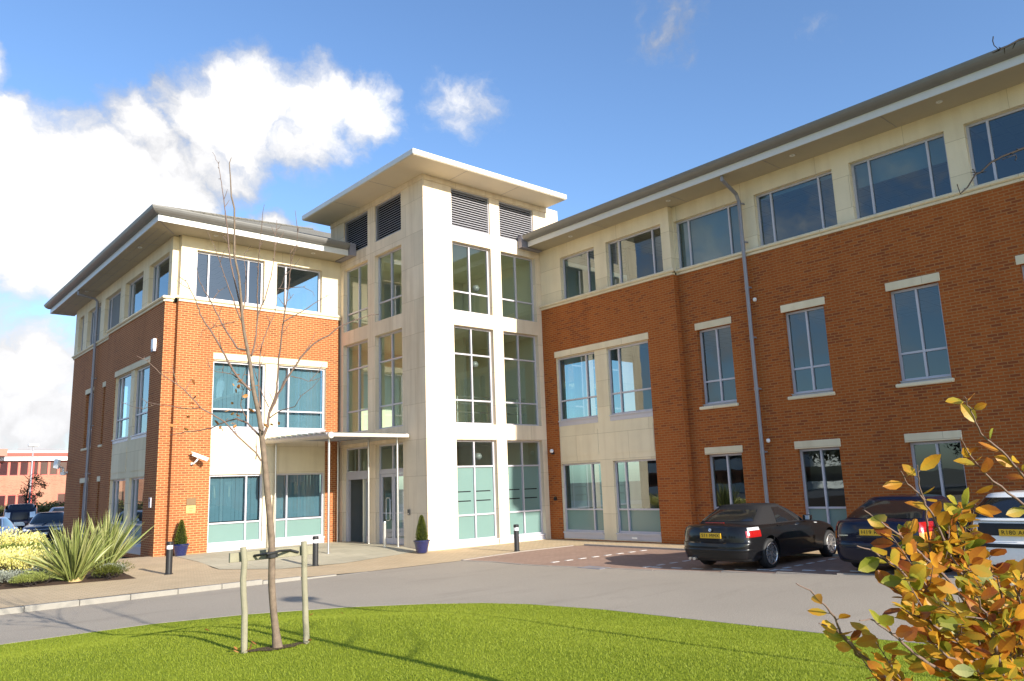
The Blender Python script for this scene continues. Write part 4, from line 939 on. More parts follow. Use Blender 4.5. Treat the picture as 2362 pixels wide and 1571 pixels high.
def make_car(label, loc, rz, S, group='cars parked by the building'):
    """S: dimensions; local +x is the nose, x=0 the rear axle"""
    t = thing('parked_car', label, 'car', loc, rz, group)
    wb, ro, fo, W = S['wb'], S['ro'], S['fo'], S['w']/2
    xr0, xf0 = -ro, wb+fo
    zs = lambda x: interp(x, S['zs'])
    ZR = .90; ZM = .58
    LV = S['levels']       # (z, rear inset, front inset, width factor)
    def lev(q):
        q = max(0, min(len(LV)-1, q)); i = min(int(q), len(LV)-2); f = q-i
        return [LV[i][k]+(LV[i+1][k]-LV[i][k])*f for k in range(4)]
    def P(tt, q, side=1):
        z, dr, df, wf = lev(q)
        x, y = outline(tt, xr0+dr, xf0-df, W*wf, S.get('nr',3.4), S.get('nf',2.6), S.get('Rr',.42), S.get('Rf',.75))
        if z > ZM: z = ZM+(z-ZM)*(zs(x)-ZM)/(ZR-ZM)
        return Vector((x, y*side, z))
    NT_ = 56
    ts = [i/NT_ for i in range(NT_+1)]
    rows = []
    qs = []
    for i in range(len(LV)-1): qs += [i, i+.5]
    qs.append(len(LV)-1)
    for q in qs:
        L = [P(u, q) for u in ts]; rows.append(L + [P(u, q, -1) for u in ts[::-1][1:-1]])
    top = rows[-1]; mid = (xr0+xf0)/2
    for s in (.93, .8, .6, .35, .1):
        r = []
        for p in top:
            x = mid+(p.x-mid)*(1-.06*(1-s)); r.append(Vector((x, p.y*s, zs(x)+.045*(1-s*s))))
        rows.append(r)
    mb = MB(); mb.grid([rows[0]]+rows[1:], closed=True); mb.poly(rows[0][::-1]); mb.poly(rows[-1])
    body = mb.build('body', S['paint'], t, local=True)
    wr = S.get('wr', .315); tw = S['w']/2-.105
    if S.get('arches', True):
        cut = MB()
        for wx in (0, wb):
            for sd in (-1, 1):
                ring = lambda yy, r: [Vector((wx+r*math.cos(a), yy, wr+.01+r*math.sin(a))) for a in [2*math.pi*k/28 for k in range(28)]]
                a, b = ring(sd*(W-.30), wr+.055), ring(sd*(W+.2), wr+.055)
                n = len(cut.v); cut.grid([a, b] if sd > 0 else [b, a], closed=True)
                cut.poly(a if sd > 0 else a[::-1]); cut.poly(b[::-1] if sd > 0 else b)
        co = cut.build('cutter', M['dark'], t, local=True)
        bm = bmesh.new(); bm.from_mesh(co.data); bmesh.ops.remove_doubles(bm, verts=bm.verts, dist=1e-5); bmesh.ops.recalc_face_normals(bm, faces=bm.faces); bm.to_mesh(co.data); bm.free()
        bm = bmesh.new(); bm.from_mesh(body.data); bmesh.ops.remove_doubles(bm, verts=bm.verts, dist=1e-5); bmesh.ops.recalc_face_normals(bm, faces=bm.faces); bm.to_mesh(body.data); bm.free()
        md = body.modifiers.new('b', 'BOOLEAN'); md.operation = 'DIFFERENCE'; md.object = co; md.solver = 'EXACT'; md.material_mode = 'TRANSFER'
        bpy.context.view_layer.update()
        me = bpy.data.meshes.new_from_object(body.evaluated_get(bpy.context.evaluated_depsgraph_get()))
        body.modifiers.clear(); old = body.data; body.data = me; bpy.data.meshes.remove(old); me.name = 'body'
        cm = co.data; bpy.data.objects.remove(co); bpy.data.meshes.remove(cm)
    body.data.polygons.foreach_set('use_smooth', [True]*len(body.data.polygons)); body.data.set_sharp_from_angle(angle=R(38))
    def off(p, tt, q, side, d, F):
        e = 1e-3
        a = F(min(1, tt+e), q, side)-F(max(0, tt-e), q, side); b = F(tt, q+e*5, side)-F(tt, q-e*5, side)
        n = a.cross(b)
        if n.length < 1e-12: return p
        n.normalize(); c = Vector((mid, 0, .5))
        if n.dot(p-c) < 0: n = -n
        return p+n*d
    def patch(F, t0, t1, q0, q1, side, d, nt=10, nq=5, mb=None, th=.012):
        mb = mb or MB()
        G = [[off(F(t0+(t1-t0)*i/nt, q0+(q1-q0)*j/nq, side), t0+(t1-t0)*i/nt, q0+(q1-q0)*j/nq, side, d, F) for i in range(nt+1)] for j in range(nq+1)]
        mb.grid(G)
        return mb
    # greenhouse
    g = S['gh']
    def Gf(tt, v, side=1):
        xb, yb = outline(tt, g['xrb'], g['xfb'], W*g.get('wb',.90), 4.5, 3.5, .45, .5, .06)
        xt, yt = outline(tt, g['xrt'], g['xft'], W*g.get('wt',.66), 4.0, 3.5, .35, .35, .05)
        zb = zs(xb)-.01; zt = g['h']-.035
        b = math.sin(v*math.pi)*.025
        k = v; x = xb+(xt-xb)*k; y = yb+(yt-yb)*k
        ux = 1 if tt > .7 else (-1 if tt < .3 else 0)
        return Vector((x+b*ux, (y+b*.8)*side if y > .02 else y*side, zb+(zt-zb)*k))
    rows = []
    for v in (0,.15,.3,.45,.6,.75,.9,1.0):
        L = [Gf(u, v) for u in ts]; rows.append(L+[Gf(u, v, -1) for u in ts[::-1][1:-1]])
    top = rows[-1]; gm = (g['xrt']+g['xft'])/2
    for s, dz in ((.95,.016),(.85,.028),(.65,.036),(.35,.042),(.1,.044)):
        rows.append([Vector((gm+(p.x-gm)*(1-.35*(1-s)), p.y*s, p.z+dz)) for p in top])
    mb = MB(); mb.grid(rows, closed=True); mb.poly(rows[-1])
    gh = mb.build(S.get('ghname','roof'), S.get('ghmat', S['paint']), t, smooth=True, local=True)
    gh.data.set_sharp_from_angle(angle=R(50))
    for nm, t0, t1, v0, v1 in S['glass']:
        if nm == 'side_window':
            for sd in (1, -1): patch(Gf, t0, t1, v0, v1, sd, .006).build(nm, M['carglass'], t, smooth=True, local=True)
        else:
            mb = MB(); nt = 14
            A = [(t0 if nm != 'windscreen' else 1-t0)]
            T = [t1*(1-k/nt) for k in range(nt)] + [0] if nm == 'rear_window' else [t0+(1-t0)*k/nt for k in range(nt+1)]
            lst = [(u, 1) for u in T] + [(u, -1) for u in T[::-1][1:]]
            G = [[off(Gf(u, v0+(v1-v0)*j/6, sd), u, v0+(v1-v0)*j/6, sd, .006, Gf) for u, sd in lst] for j in range(7)]
            mb.grid(G); mb.build(nm, M['carglass'], t, smooth=True, local=True)
    # lamps and trims on the body
    for nm, mat, t0, t1, q0, q1, d in S['patches']:
        for sd in (1, -1): patch(P, t0, t1, q0, q1, sd, d).build(nm, M[mat], t, smooth=True, local=True)
    for nm, mat, tmax, q0, q1, d, end in S.get('bands', []):
        mb = MB(); nt = 24
        T = [tmax*(1-k/nt) for k in range(nt+1)] if end == 'rear' else [tmax+(1-tmax)*k/nt for k in range(nt+1)]
        lst = [(u, 1) for u in T] + [(u, -1) for u in T[::-1][1:]]
        G = [[off(P(u, q0+(q1-q0)*j/4, sd), u, q0+(q1-q0)*j/4, sd, d*math.sin(math.pi*(.15+.7*j/4)), P) for u, sd in lst] for j in range(5)]
        mb.grid(G); mb.build(nm, M[mat] if isinstance(mat, str) else mat, t, smooth=True, local=True)
    # door shut lines
    if S.get('doors'):
        for u in S['doors']:
            mb = MB()
            for sd in (1, -1):
                G = [[off(P(u+k, q, sd), u+k, q, sd, .002, P) for k in (-.0009, .0009)] for q in [2+(len(LV)-1.2-2)*j/8 for j in range(9)]]
                mb.grid(G)
            mb.build('shut_line', M['dark'], t, local=True)
    # wheels
    for wx in (0, wb):
        for sd in (1, -1):
            y = sd*(W-.125); prof = [(.19,-.10),(wr-.05,-.105),(wr-.012,-.09),(wr,-.06),(wr,.06),(wr-.012,.09),(wr-.05,.105),(wr-.095,.10),(.19,.085)]
            mb = MB(); rows = [[Vector((wx+r*math.cos(a), y+sd*h, wr+r*math.sin(a))) for a in [2*math.pi*k/32 for k in range(32)]] for r, h in prof]
            mb.grid(rows, closed=True); w = mb.build('wheel', M['rubber'], t, smooth=True, local=True); w.data.set_sharp_from_angle(angle=R(50))
            mb = MB(); c = lambda r, a, h: Vector((wx+r*math.cos(a), y+sd*h, wr+r*math.sin(a)))
            R0 = wr-.092
            mb.grid([[c(r, 2*math.pi*k/32, h) for k in range(32)] for r, h in ((R0+.004,.10),(R0-.012,.108),(R0-.026,.095),(R0-.03,.0),(R0-.03,-.09))], closed=True)
            ns = S.get('spokes', 10)
            for k in range(ns):
                a = 2*math.pi*(k+.25)/ns; da = .055*(10/ns)
                q = [c(.045,a-da*2.6,.085), c(.045,a+da*2.6,.085), c(R0-.02,a+da,.10), c(R0-.02,a-da,.10)]
                q2 = [p-Vector((0,sd*.03,0)) for p in q]
                mb.quad(*q); mb.quad(q[0],q2[0],q2[3],q[3]); mb.quad(q[1],q[2],q2[2],q2[1])
            mb.poly([c(.055, 2*math.pi*k/16, .092) for k in range(16)])
            mb.build('rim', M['alloy'], w, local=True)
            mb = MB(); mb.poly([c(R0-.02, 2*math.pi*k/24, -.02) for k in range(24)]); mb.build('brake_disc', M['louvre'], w, local=True)
    # plate
    def plate(x, z, mat, txt, face):
        mb = MB(); mb.box(x-.008, x+.008, -.26, .26, z-.0555, z+.0555); p = mb.build('number_plate', M[mat], t, local=True, bevel=.003)
        if txt:
            me = text_mesh(txt, .098, 'registration'); me.materials.clear(); me.materials.append(M['ink'])
            o = bpy.data.objects.new('registration', me); COL.objects.link(o); o.parent = p
            o.rotation_euler = (R(90), 0, R(-90 if face < 0 else 90)); o.location = (x+face*.010, 0, z)
            wd = max(v.co.x for v in me.vertices)-min(v.co.x for v in me.vertices); o.scale = (.44/wd, 1.0, 1)
    if 'plate' in S: plate(*S['plate'])
    # mirrors
    for sd in (1, -1):
        xm = S.get('xm', g['xfb']-.42); zm = zs(xm)+.07; ym = sd*(W*.96+.06)
        mb = MB(); mb.obox((xm, ym, zm), (.055,sd*-.01,0), (.02,sd*.095,0), (0,0,.06)); mo = mb.build('door_mirror', S['paint'], t, local=True, bevel=.025)
        mb = MB(); mb.obox((xm-.058, ym, zm), (.003,0,0), (.0,sd*.075,0), (0,0,.045)); mb.build('mirror_glass', M['clear_lamp'], mo, local=True)
    if S.get('handle'):
        for sd in (1, -1):
            for u in S['handle']:
                p = P(u, len(LV)-2.35, sd); mb = MB(); mb.obox(p+Vector((0,sd*.012,0)), (.085,0,0), (0,.014,0), (0,0,.014)); mb.build('door_handle', S['paint'], t, local=True, bevel=.008)
    return t, P

LV_SAL = [(.20,.10,.10,.90),(.26,.03,.03,.955),(.36,.0,.0,.975),(.50,-.005,-.005,.99),(.575,.01,.01,1.0),(.60,.045,.04,1.0),(.72,.05,.07,.992),(.82,.065,.13,.965),(.88,.085,.19,.925),(.90,.12,.24,.90)]
conv = dict(paint=M['car_black'], wb=2.725, ro=1.02, fo=.75, w=1.757, wr=.318, levels=LV_SAL, zs=[(-1.1,.915),(-.6,.93),(.4,.925),(1.7,.92),(2.3,.88),(3.0,.79),(3.5,.66)],
  gh=dict(xrb=-.52, xfb=2.02, xrt=.14, xft=1.20, h=1.335, wb=.88, wt=.64), ghmat=M['softtop'], ghname='fabric_hood',
  glass=[('rear_window',0,.185,.22,.82),('side_window',.43,.685,.07,.90),('windscreen',.74,1,.10,.92)],
  patches=[('tail_lamp','red_lamp',.20,.322,5.75,6.9,.012),('reversing_lamp','clear_lamp',.225,.318,6.95,7.8,.012),('side_repeater','clear_lamp',.632,.650,7.4,7.7,.006)],
  bands=[('bumper_strip',M['car_black'],.30,2.35,2.75,.014,'rear'),('lower_valance','rubber',.26,.2,1.0,.006,'rear')],
  plate=(-.985,.735,'plate','S11 MMX',-1), doors=[.385,.60], handle=[.425], spokes=10)
car1, P1 = make_car('black convertible with a closed charcoal fabric hood, parked nearest the tower', (15.42,10.14,.02), R(1), conv)
mb = MB(); mb.lathe((0,0,0), [(0,0),(.034,.0),(.037,.004),(.0,.007)], 16)
E0 = mb.build('roundel', M['alloy'], car1, local=True); E0.location = (-.99,0,.852); E0.rotation_euler = (0,R(-83),0)
mb = MB()
for k in (0, 2): mb.poly([(0,0,.0085)]+[(.026*math.cos(a),.026*math.sin(a),.0075) for a in [math.pi/2*k+math.pi/2*j/6 for j in range(7)]])
mb.build('roundel_quarter', M['emblem_blue'], E0, local=True)
mb = MB()
for k in (1, 3): mb.poly([(0,0,.0085)]+[(.026*math.cos(a),.026*math.sin(a),.0075) for a in [math.pi/2*k+math.pi/2*j/6 for j in range(7)]])
mb.build('roundel_quarter', M['white'], E0, local=True)
me = text_mesh('330 Ci', .07, 'boot_script'); me.materials.clear(); me.materials.append(M['alloy'])
o = bpy.data.objects.new('boot_script', me); COL.objects.link(o); o.parent = car1; o.rotation_euler = (R(83),0,R(-86)); o.location = (P1(.17,7.35).x-.004,-.40,.845)
mb = MB(); mb.box(-.80,-.76,-.23,.23,.985,1.002); mb.build('brake_light', M['red_lamp'], car1, local=True, bevel=.006)
mb = MB()
for y in (.42,.52): mb.tube([(-1.06,y,.245),(-.7,y,.255)], .032, 12)
mb.build('exhaust_pipe', M['steel'], car1, local=True)
mb = MB(); mb.tube([(-.55,.55,.97),(-.62,.55,1.10)], .004, 6); mb.build('aerial', M['black'], car1, local=True)
saloon = dict(paint=M['car_navy'], wb=2.75, ro=1.04, fo=.86, w=1.80, wr=.32, levels=LV_SAL, zs=[(-1.1,.955),(-.6,.975),(.4,.945),(1.7,.93),(2.3,.87),(3.0,.78),(3.6,.64)],
  gh=dict(xrb=-.72, xfb=2.05, xrt=.10, xft=1.22, h=1.39, wb=.90, wt=.64),
  glass=[('rear_window',0,.20,.12,.88),('side_window',.33,.67,.08,.88),('windscreen',.74,1,.10,.92)],
  patches=[('tail_lamp','red_lamp',.185,.325,6.3,8.1,.012),('indicator_lamp','amber_lamp',.185,.32,5.3,6.25,.012)],
  bands=[('bumper_strip','rubber',.32,3.2,3.55,.012,'rear'),('lower_valance','rubber',.26,.2,1.0,.006,'rear')],
  plate=(-1.0,.775,'plate','H19 RNE',-1), doors=[.36,.485,.61], handle=[.405,.53], spokes=7)
car2, P2 = make_car('dark navy saloon half hidden by the autumn bush, between the convertible and the white car', (15.72,6.73,.105), R(0), saloon)
mb = MB(); mb.box(-.992,-.975,.50,.66,.70,.722); mb.build('boot_badge', M['alloy'], car2, local=True)
LV_HATCH = [(.20,.10,.10,.90),(.26,.03,.03,.955),(.36,.0,.0,.975),(.50,-.01,-.005,.99),(.60,.0,.01,1.0),(.63,.055,.04,1.0),(.74,.065,.07,.995),(.82,.085,.13,.985),(.88,.11,.19,.955),(.90,.14,.24,.93)]
hatch = dict(paint=M['car_white'], wb=2.56, ro=.98, fo=.88, w=1.72, wr=.31, levels=LV_HATCH, zs=[(-1.1,.985),(-.6,.985),(.4,.955),(1.7,.93),(2.3,.87),(3.0,.78),(3.5,.66)],
  gh=dict(xrb=-.90, xfb=1.95, xrt=-.36, xft=1.10, h=1.425, wb=.93, wt=.72),
  glass=[('rear_window',0,.23,.10,.88),('side_window',.32,.67,.08,.88),('windscreen',.74,1,.10,.92)],
  patches=[('tail_lamp','smoke_lamp',.20,.335,5.4,8.3,.012)],
  bands=[('bumper_strip','rubber',.40,3.35,3.95,.012,'rear'),('plate_recess','rubber',.125,5.6,7.6,.008,'rear'),('lower_valance','rubber',.26,.2,.8,.006,'rear')],
  plate=(-.945,.78,'plate','R180 AOF',-1), doors=[.36,.485,.61], handle=[.405,.53], spokes=7)
car3, P3 = make_car('white estate car with its yellow plate in a black recess, at the right edge', (15.95,4.47,.125), R(0), hatch)
# cars far off at the left
front = [('headlamp','clear_lamp',.80,.90,5.6,7.2,.012)]
def fb(grille_w=.93): return [('bumper_strip','rubber',.72,2.6,3.2,.012,'front'),('front_grille','black',grille_w,5.2,7.3,.012,'front'),('number_plate','plate_w',.955,2.5,3.6,.02,'front')]
GLS = [('rear_window',0,.20,.12,.88),('side_window',.33,.67,.08,.88),('windscreen',.72,1,.08,.92)]
exec_ = dict(paint=M['car_navy'], wb=2.83, ro=1.1, fo=.86, w=1.80, wr=.32, levels=LV_SAL, zs=[(-1.1,.95),(.4,.95),(1.7,.94),(2.3,.89),(3.0,.82),(3.6,.70)], gh=dict(xrb=-.72, xfb=2.1, xrt=.05, xft=1.25, h=1.44), glass=GLS, patches=[('headlamp','clear_lamp',.795,.855,5.7,7.3,.014),('headlamp','clear_lamp',.865,.905,5.7,7.0,.014)], bands=fb()+[('grille_surround','alloy',.94,7.2,7.6,.016,'front')], arches=False, spokes=7)
big = dict(paint=M['car_navy'], wb=2.7, ro=1.0, fo=.8, w=1.86, wr=.38, levels=[(z*1.32 if z > .3 else z+.12, a, b, c) for z,a,b,c in LV_SAL], zs=[(-1.1,1.22),(1.7,1.20),(2.3,1.15),(3.5,1.05)], gh=dict(xrb=-.95, xfb=1.95, xrt=-.8, xft=1.3, h=1.86, wt=.74), glass=GLS, patches=front, bands=fb(), arches=False, spokes=6)
hb = dict(exec_); hb.update(paint=M['car_blue'], patches=front, bands=fb(), gh=dict(xrb=-.72, xfb=2.1, xrt=.05, xft=1.25, h=1.42))
lt = dict(exec_); lt.update(paint=M['car_grey'], patches=front, bands=fb(), gh=dict(xrb=-.9, xfb=2.1, xrt=-.6, xft=1.25, h=1.52))
FAR = 'cars in the far car park at the left'
make_car('dark saloon with twin round headlamps and chrome grille, beside the brick side wall', (8.9,46.4,-.02), R(-108), exec_, FAR)
make_car('dark blue four wheel drive car standing behind the blue car at the left edge', (9.6,59.6,-.02), R(-100), big, FAR)
make_car('pale blue car cut by the left edge of the photo, behind the yellow shrubs', (5.4,40.0,-.02), R(-112), hb, FAR)
make_car('pale silver car behind the dark saloon beside the side wall', (13.3,66.0,-.02), R(-60), lt, FAR)
# ------------------------------------------------------------------ young tree with its stakes
r5 = random.Random(11)
def jitter_poly(pts, n=3, amp=.012):
    """resample a polyline with small organic kinks"""
    P = [Vector(p) for p in pts]; out = []
    for i in range(len(P)-1):
        for k in range(n):
            t = k/n; p = P[i].lerp(P[i+1], t)
            if k: p = p+Vector((r5.gauss(0,1), r5.gauss(0,1), r5.gauss(0,1)))*amp*min(1,(P[i+1]-P[i]).length*2)
            out.append(p)
    out.append(P[-1]); return out
tree = thing('young_tree', 'young leafless tree with a slender grey brown trunk tied between two stakes on the lawn', 'tree', TREE_TRUNK[0][0])
mb = MB(); pts = [p for p, w in TREE_TRUNK]; rad = [w for p, w in TREE_TRUNK]
rad[0] *= 1.35; mb.tube(pts, rad, 12); mb.build('trunk', M['bark'], tree, smooth=True)
twl, leaf_spots = MB(), []
for w, pts in TREE_BRANCHES:
    mb = MB(); P = jitter_poly(pts, 3, .008); n = len(P)
    mb.tube(P, [max(.0018, .84*w*(1-.80*i/(n-1))) for i in range(n)], 7)
    # side twigs and buds
    for i in range(3, n-1):
        if r5.random() < .13:
            d = (P[i+1]-P[i]).normalized(); s = Vector((r5.uniform(-1,1), r5.uniform(-1,1), r5.uniform(-.2,1))).normalized()
            L = r5.uniform(.05,.26); q = P[i]+(d*.5+s*.7)*L*.5; e = q+(d*.3+s*.5+Vector((0,0,.25)))*L*.5
            mb.tube([P[i], q, e], [.004,.003,.002], 5)
            if r5.random() < .4: mb.tube([q, q+(d-s*.6).normalized()*L*.4], [.003,.0015], 5)
        elif r5.random() < .3:
            s = Vector((r5.uniform(-1,1), r5.uniform(-1,1), r5.uniform(-.2,1))).normalized()
            mb.tube([P[i], P[i]+s*.028], [.005,.0015], 5)
    mb.build('branch', M['twig'], tree, smooth=True)
    leaf_spots.append(P)
def leafmesh(mb, tone, c, d, n, L, Wd, fold=.25, curl=.2, tn=.5, seg=5, serr=.0):
    """one pointed oval leaf: c base, d direction, n face normal"""
    d = d.normalized(); s = d.cross(n); 
    if s.length < 1e-6: s = d.cross(Vector((.3,.5,.8)))
    s.normalize(); n = s.cross(d).normalized()
    prof = [.12, .60, .88, 1.0, .97, .80, .50, .0]
    rows = []
    K = len(prof)-1
    for i, w in enumerate(prof):
        u = i/K; m = c+d*L*u+n*(curl*L*(u*u)) ; ww = Wd*.5*w*(1+serr*((i%2)-.5))
        rows.append((m-s*ww+n*fold*ww, m, m+s*ww+n*fold*ww))
    nb = len(mb.v)
    for r in rows: mb.v += [tuple(p) for p in r]
    for i in range(K):
        for j in (0,1):
            a = nb+i*3+j; mb.f.append((a, a+1, a+4, a+3)); mb.m.append(0); tone.append(min(1, max(0, tn+(.5-i/K)*.22+(.05 if j else -.05))))
mb = MB(); tn = []
for bi, cnt, lo, hi in ((3,16,.25,.55),(3,6,.75,1.0),(2,9,.55,.68),(0,4,.0,.2),(19,9,.2,.95),(4,4,.05,.2)):
    P = leaf_spots[bi]
    for k in range(cnt):
        p = P[int(lo*(len(P)-1)+(hi-lo)*(len(P)-1)*r5.random())]+Vector((r5.uniform(-.10,.10), r5.uniform(-.1,.1), r5.uniform(-.04,.16)))
        leafmesh(mb, tn, p, Vector((r5.uniform(-1,1), r5.uniform(-1,1), r5.uniform(-1,.3))), Vector((r5.uniform(-1,1), r5.uniform(-1,1), r5.uniform(0,1))), r5.uniform(.05,.08), r5.uniform(.025,.04), .3, .3, r5.random())
o = mb.build('dead_leaves', M['deadleaf'], tree); set_tone(o, tn)
TB = Vector(TREE_TRUNK[0][0])
sp = thing('tree_stakes', 'pair of weathered timber stakes with a cross rail and rubber tie holding the young tree', 'tree stakes', (TB.x,TB.y,TB.z))
import mathutils
def stake(p0, p1, r):
    mb = MB(); P = jitter_poly([p0, p1], 7, .004); mb.tube(P, [r*(1.04 if i < 3 else 1) for i in range(len(P))], 12); return mb.build('stake', M['stake'], sp, smooth=False)
S1, S2 = Vector(STAKES[0]), Vector(STAKES[1]); T1, T2 = Vector(STAKES[2]), Vector(STAKES[3])
for a, b in ((S1,T1),(S2,T2)): a = a-Vector((0,0,.08)); stake(a, b, .031)
dirx = (T2-T1).normalized(); back = Vector((-dirx.y, dirx.x, 0)).normalized()
if back.dot(Vector((.65,.74,0))) < 0: back = -back
mb = MB(); c = (T1+T2)/2+back*.055-Vector((0,0,.10)); mb.obox(c, dirx*((T2-T1).length/2+.12), back*.018, (0,0,.048)); mb.build('cross_rail', M['stake'], sp, bevel=.004)
tk = Vector(min([p for p, w in TREE_TRUNK], key=lambda p: abs(p[2]-c.z)))
mb = MB(); mb.tube([c-dirx*.20-back*.03, tk-dirx*.06-back*.045+Vector((0,0,.015)), tk-back*.058+Vector((0,0,.02)), tk+dirx*.06-back*.045+Vector((0,0,.03)), c+dirx*.19-back*.035+Vector((0,0,.02)), c+dirx*.28-back*.03-Vector((0,0,.01))], .013, 8)
mb.lathe(tk-Vector((0,0,.03)), [(.05,0),(.058,.0),(.058,.055),(.05,.055)], 14); mb.obox(c-dirx*.03-back*.03+Vector((0,0,.0)), dirx*.02, back*.03, (0,0,.045)); mb.build('rubber_tie', M['rubber'], sp)
# bare soil ring and fallen leaves round the tree
mb = MB(); L = []
for k in range(40):
    t = k/39; q = S1.lerp(S2, t*1.3-.12); 
ring = []
for k in range(28):
    a = 2*math.pi*k/28; v = (S2-S1)/2; w = Vector((-v.y, v.x, 0)).normalized()*.10
    p = (S1+S2)/2+v*(1.1+r5.uniform(-.14,.12))*math.cos(a)+w*math.sin(a)*(1+.4*math.sin(3*a)+r5.uniform(-.4,.4)); ring.append((p.x, p.y, lawn_z(p.x,p.y)+.012))
mb.poly(ring); struct(mb.build('bare_soil', M['soil']))
for k in range(12):
    if k < 5: x, y = S1.x-.12+r5.uniform(-.16,.16), S1.y+r5.uniform(-.14,.12)
    elif k < 7: x, y = S2.x+.1+r5.uniform(-.1,.14), S2.y+r5.uniform(-.1,.1)
    else: x, y = r5.uniform(3.3,8.2), r5.uniform(7,11.0)
    mb = MB(); tn = []; leafmesh(mb, tn, Vector((x,y,lawn_z(x,y)+.035)), Vector((r5.uniform(-1,1), r5.uniform(-1,1), .15)), Vector((r5.uniform(-.3,.3),0,1)), r5.uniform(.05,.08), r5.uniform(.03,.045), .3, .35, r5.random())
    o = mb.build('fallen_leaf', M['deadleaf'], None); set_tone(o, tn)
    tag(o, 'small brown fallen leaf lying on the grass', 'fallen leaf', 'fallen leaves on the lawn')

# ------------------------------------------------------------------ grass blades on the lawn
g = np.random.default_rng(5)
N = 420000
ca, sa = R(48.6), 0
dd = 4.2+9.8*g.random(N)**.72; az = R(10)+R(78)*g.random(N)
x = dd*np.cos(az)*1.0; y = dd*np.sin(az)
# lawn mask through a coarse distance grid
gx = np.arange(-2, 11.01, .25); gy = np.arange(-2, 14.51, .25)
H = np.array([[lawn_z(a, b) if inside((a,b), LAWN) else -1 for b in gy] for a in gx])
ix = np.clip(((x-gx[0])/.25).astype(int), 0, len(gx)-2); iy = np.clip(((y-gy[0])/.25).astype(int), 0, len(gy)-2)
fx = (x-gx[ix])/.25; fy = (y-gy[iy])/.25
c00, c10, c01, c11 = H[ix,iy], H[ix+1,iy], H[ix,iy+1], H[ix+1,iy+1]
ok = (np.minimum(np.minimum(c00,c10), np.minimum(c01,c11)) > -.5)
edge = ~ok & (np.maximum(np.maximum(c00,c10), np.maximum(c01,c11)) > -.5)
for i in np.nonzero(edge)[0]:
    if inside((x[i],y[i]), LAWN) and pdist((x[i],y[i]), LAWN) > .03: ok[i] = True; h = lawn_z(x[i],y[i]); c00[i]=c10[i]=c01[i]=c11[i]=h
z = c00*(1-fx)*(1-fy)+c10*fx*(1-fy)+c01*(1-fx)*fy+c11*fx*fy
x, y, z = x[ok], y[ok], z[ok]; N = len(x)
a = g.random(N)*2*np.pi; hgt = (.010+.013*g.random(N)); w = .0022+.0026*g.random(N); lean = .7*g.random(N)*hgt; la = g.random(N)*2*np.pi
V = np.empty((N,3,3)); 
V[:,0] = np.stack([x-np.cos(a)*w, y-np.sin(a)*w, z-.004], 1); V[:,1] = np.stack([x+np.cos(a)*w, y+np.sin(a)*w, z-.004], 1)
V[:,2] = np.stack([x+np.cos(la)*lean, y+np.sin(la)*lean, z+hgt], 1)
me = bpy.data.meshes.new('grass'); me.vertices.add(N*3); me.vertices.foreach_set('co', V.astype(np.float32).ravel())
me.loops.add(N*3); me.loops.foreach_set('vertex_index', np.arange(N*3, dtype=np.int32)); me.polygons.add(N)
me.polygons.foreach_set('loop_start', np.arange(0, N*3, 3, dtype=np.int32)); me.update(calc_edges=True)
at = me.attributes.new('tone', 'FLOAT', 'FACE'); at.data.foreach_set('value', g.random(N).astype(np.float32))
me.materials.append(M['grass']); go = bpy.data.objects.new('grass', me); COL.objects.link(go)
tag(go, 'short bright green mown grass on the lawn', 'grass', kind='stuff')

# ------------------------------------------------------------------ autumn beech bush close to the camera
bush = thing('beech_bush', 'autumn bush with golden, green and copper leaves at the lower right, close to the camera', 'bush', BUSH_BASE)
bw, bl, tn = MB(), MB(), []
r6 = random.Random(23)
base = Vector(BUSH_BASE)
VIEW = Vector((.65,.74,.1))
def leafy(P, rad, dens, greens, start=.0):
    n = len(P)
    bw.tube(P, [rad*(.25+.75*i/(n-1)) for i in range(n)], 6)
    side = 1
    for i in range(n-1):
        seg = P[i+1]-P[i]; L = seg.length; m = max(1, int(L*dens))
        for k in range(m):
            if r6.random() < start*(1-i/n): continue
            p = P[i].lerp(P[i+1], r6.random()); d0 = -seg.normalized(); side = -side
            up = Vector((r6.uniform(-.5,.5), r6.uniform(-.5,.5), 1)); s = d0.cross(up).normalized()*side
            d = (d0*r6.uniform(.3,1.0)+s*r6.uniform(.5,1.1)+Vector((0,0,r6.uniform(-.5,.35)))+VIEW*r6.uniform(-.6,.4)).normalized()
            nn = Vector((r6.uniform(-.8,.8)-.35, r6.uniform(-.8,.8)-.5, r6.uniform(.1,1)))
            l = r6.uniform(.042,.075); q = p+d*.012
            bw.tube([p, q], [.0014,.001], 4, cap=False)
            leafmesh(bl, tn, q, d, nn, l, l*r6.uniform(.50,.66), r6.uniform(-.1,.45), r6.uniform(-.2,.35), min(1, max(0, r6.gauss(greens, .24))), serr=.10)
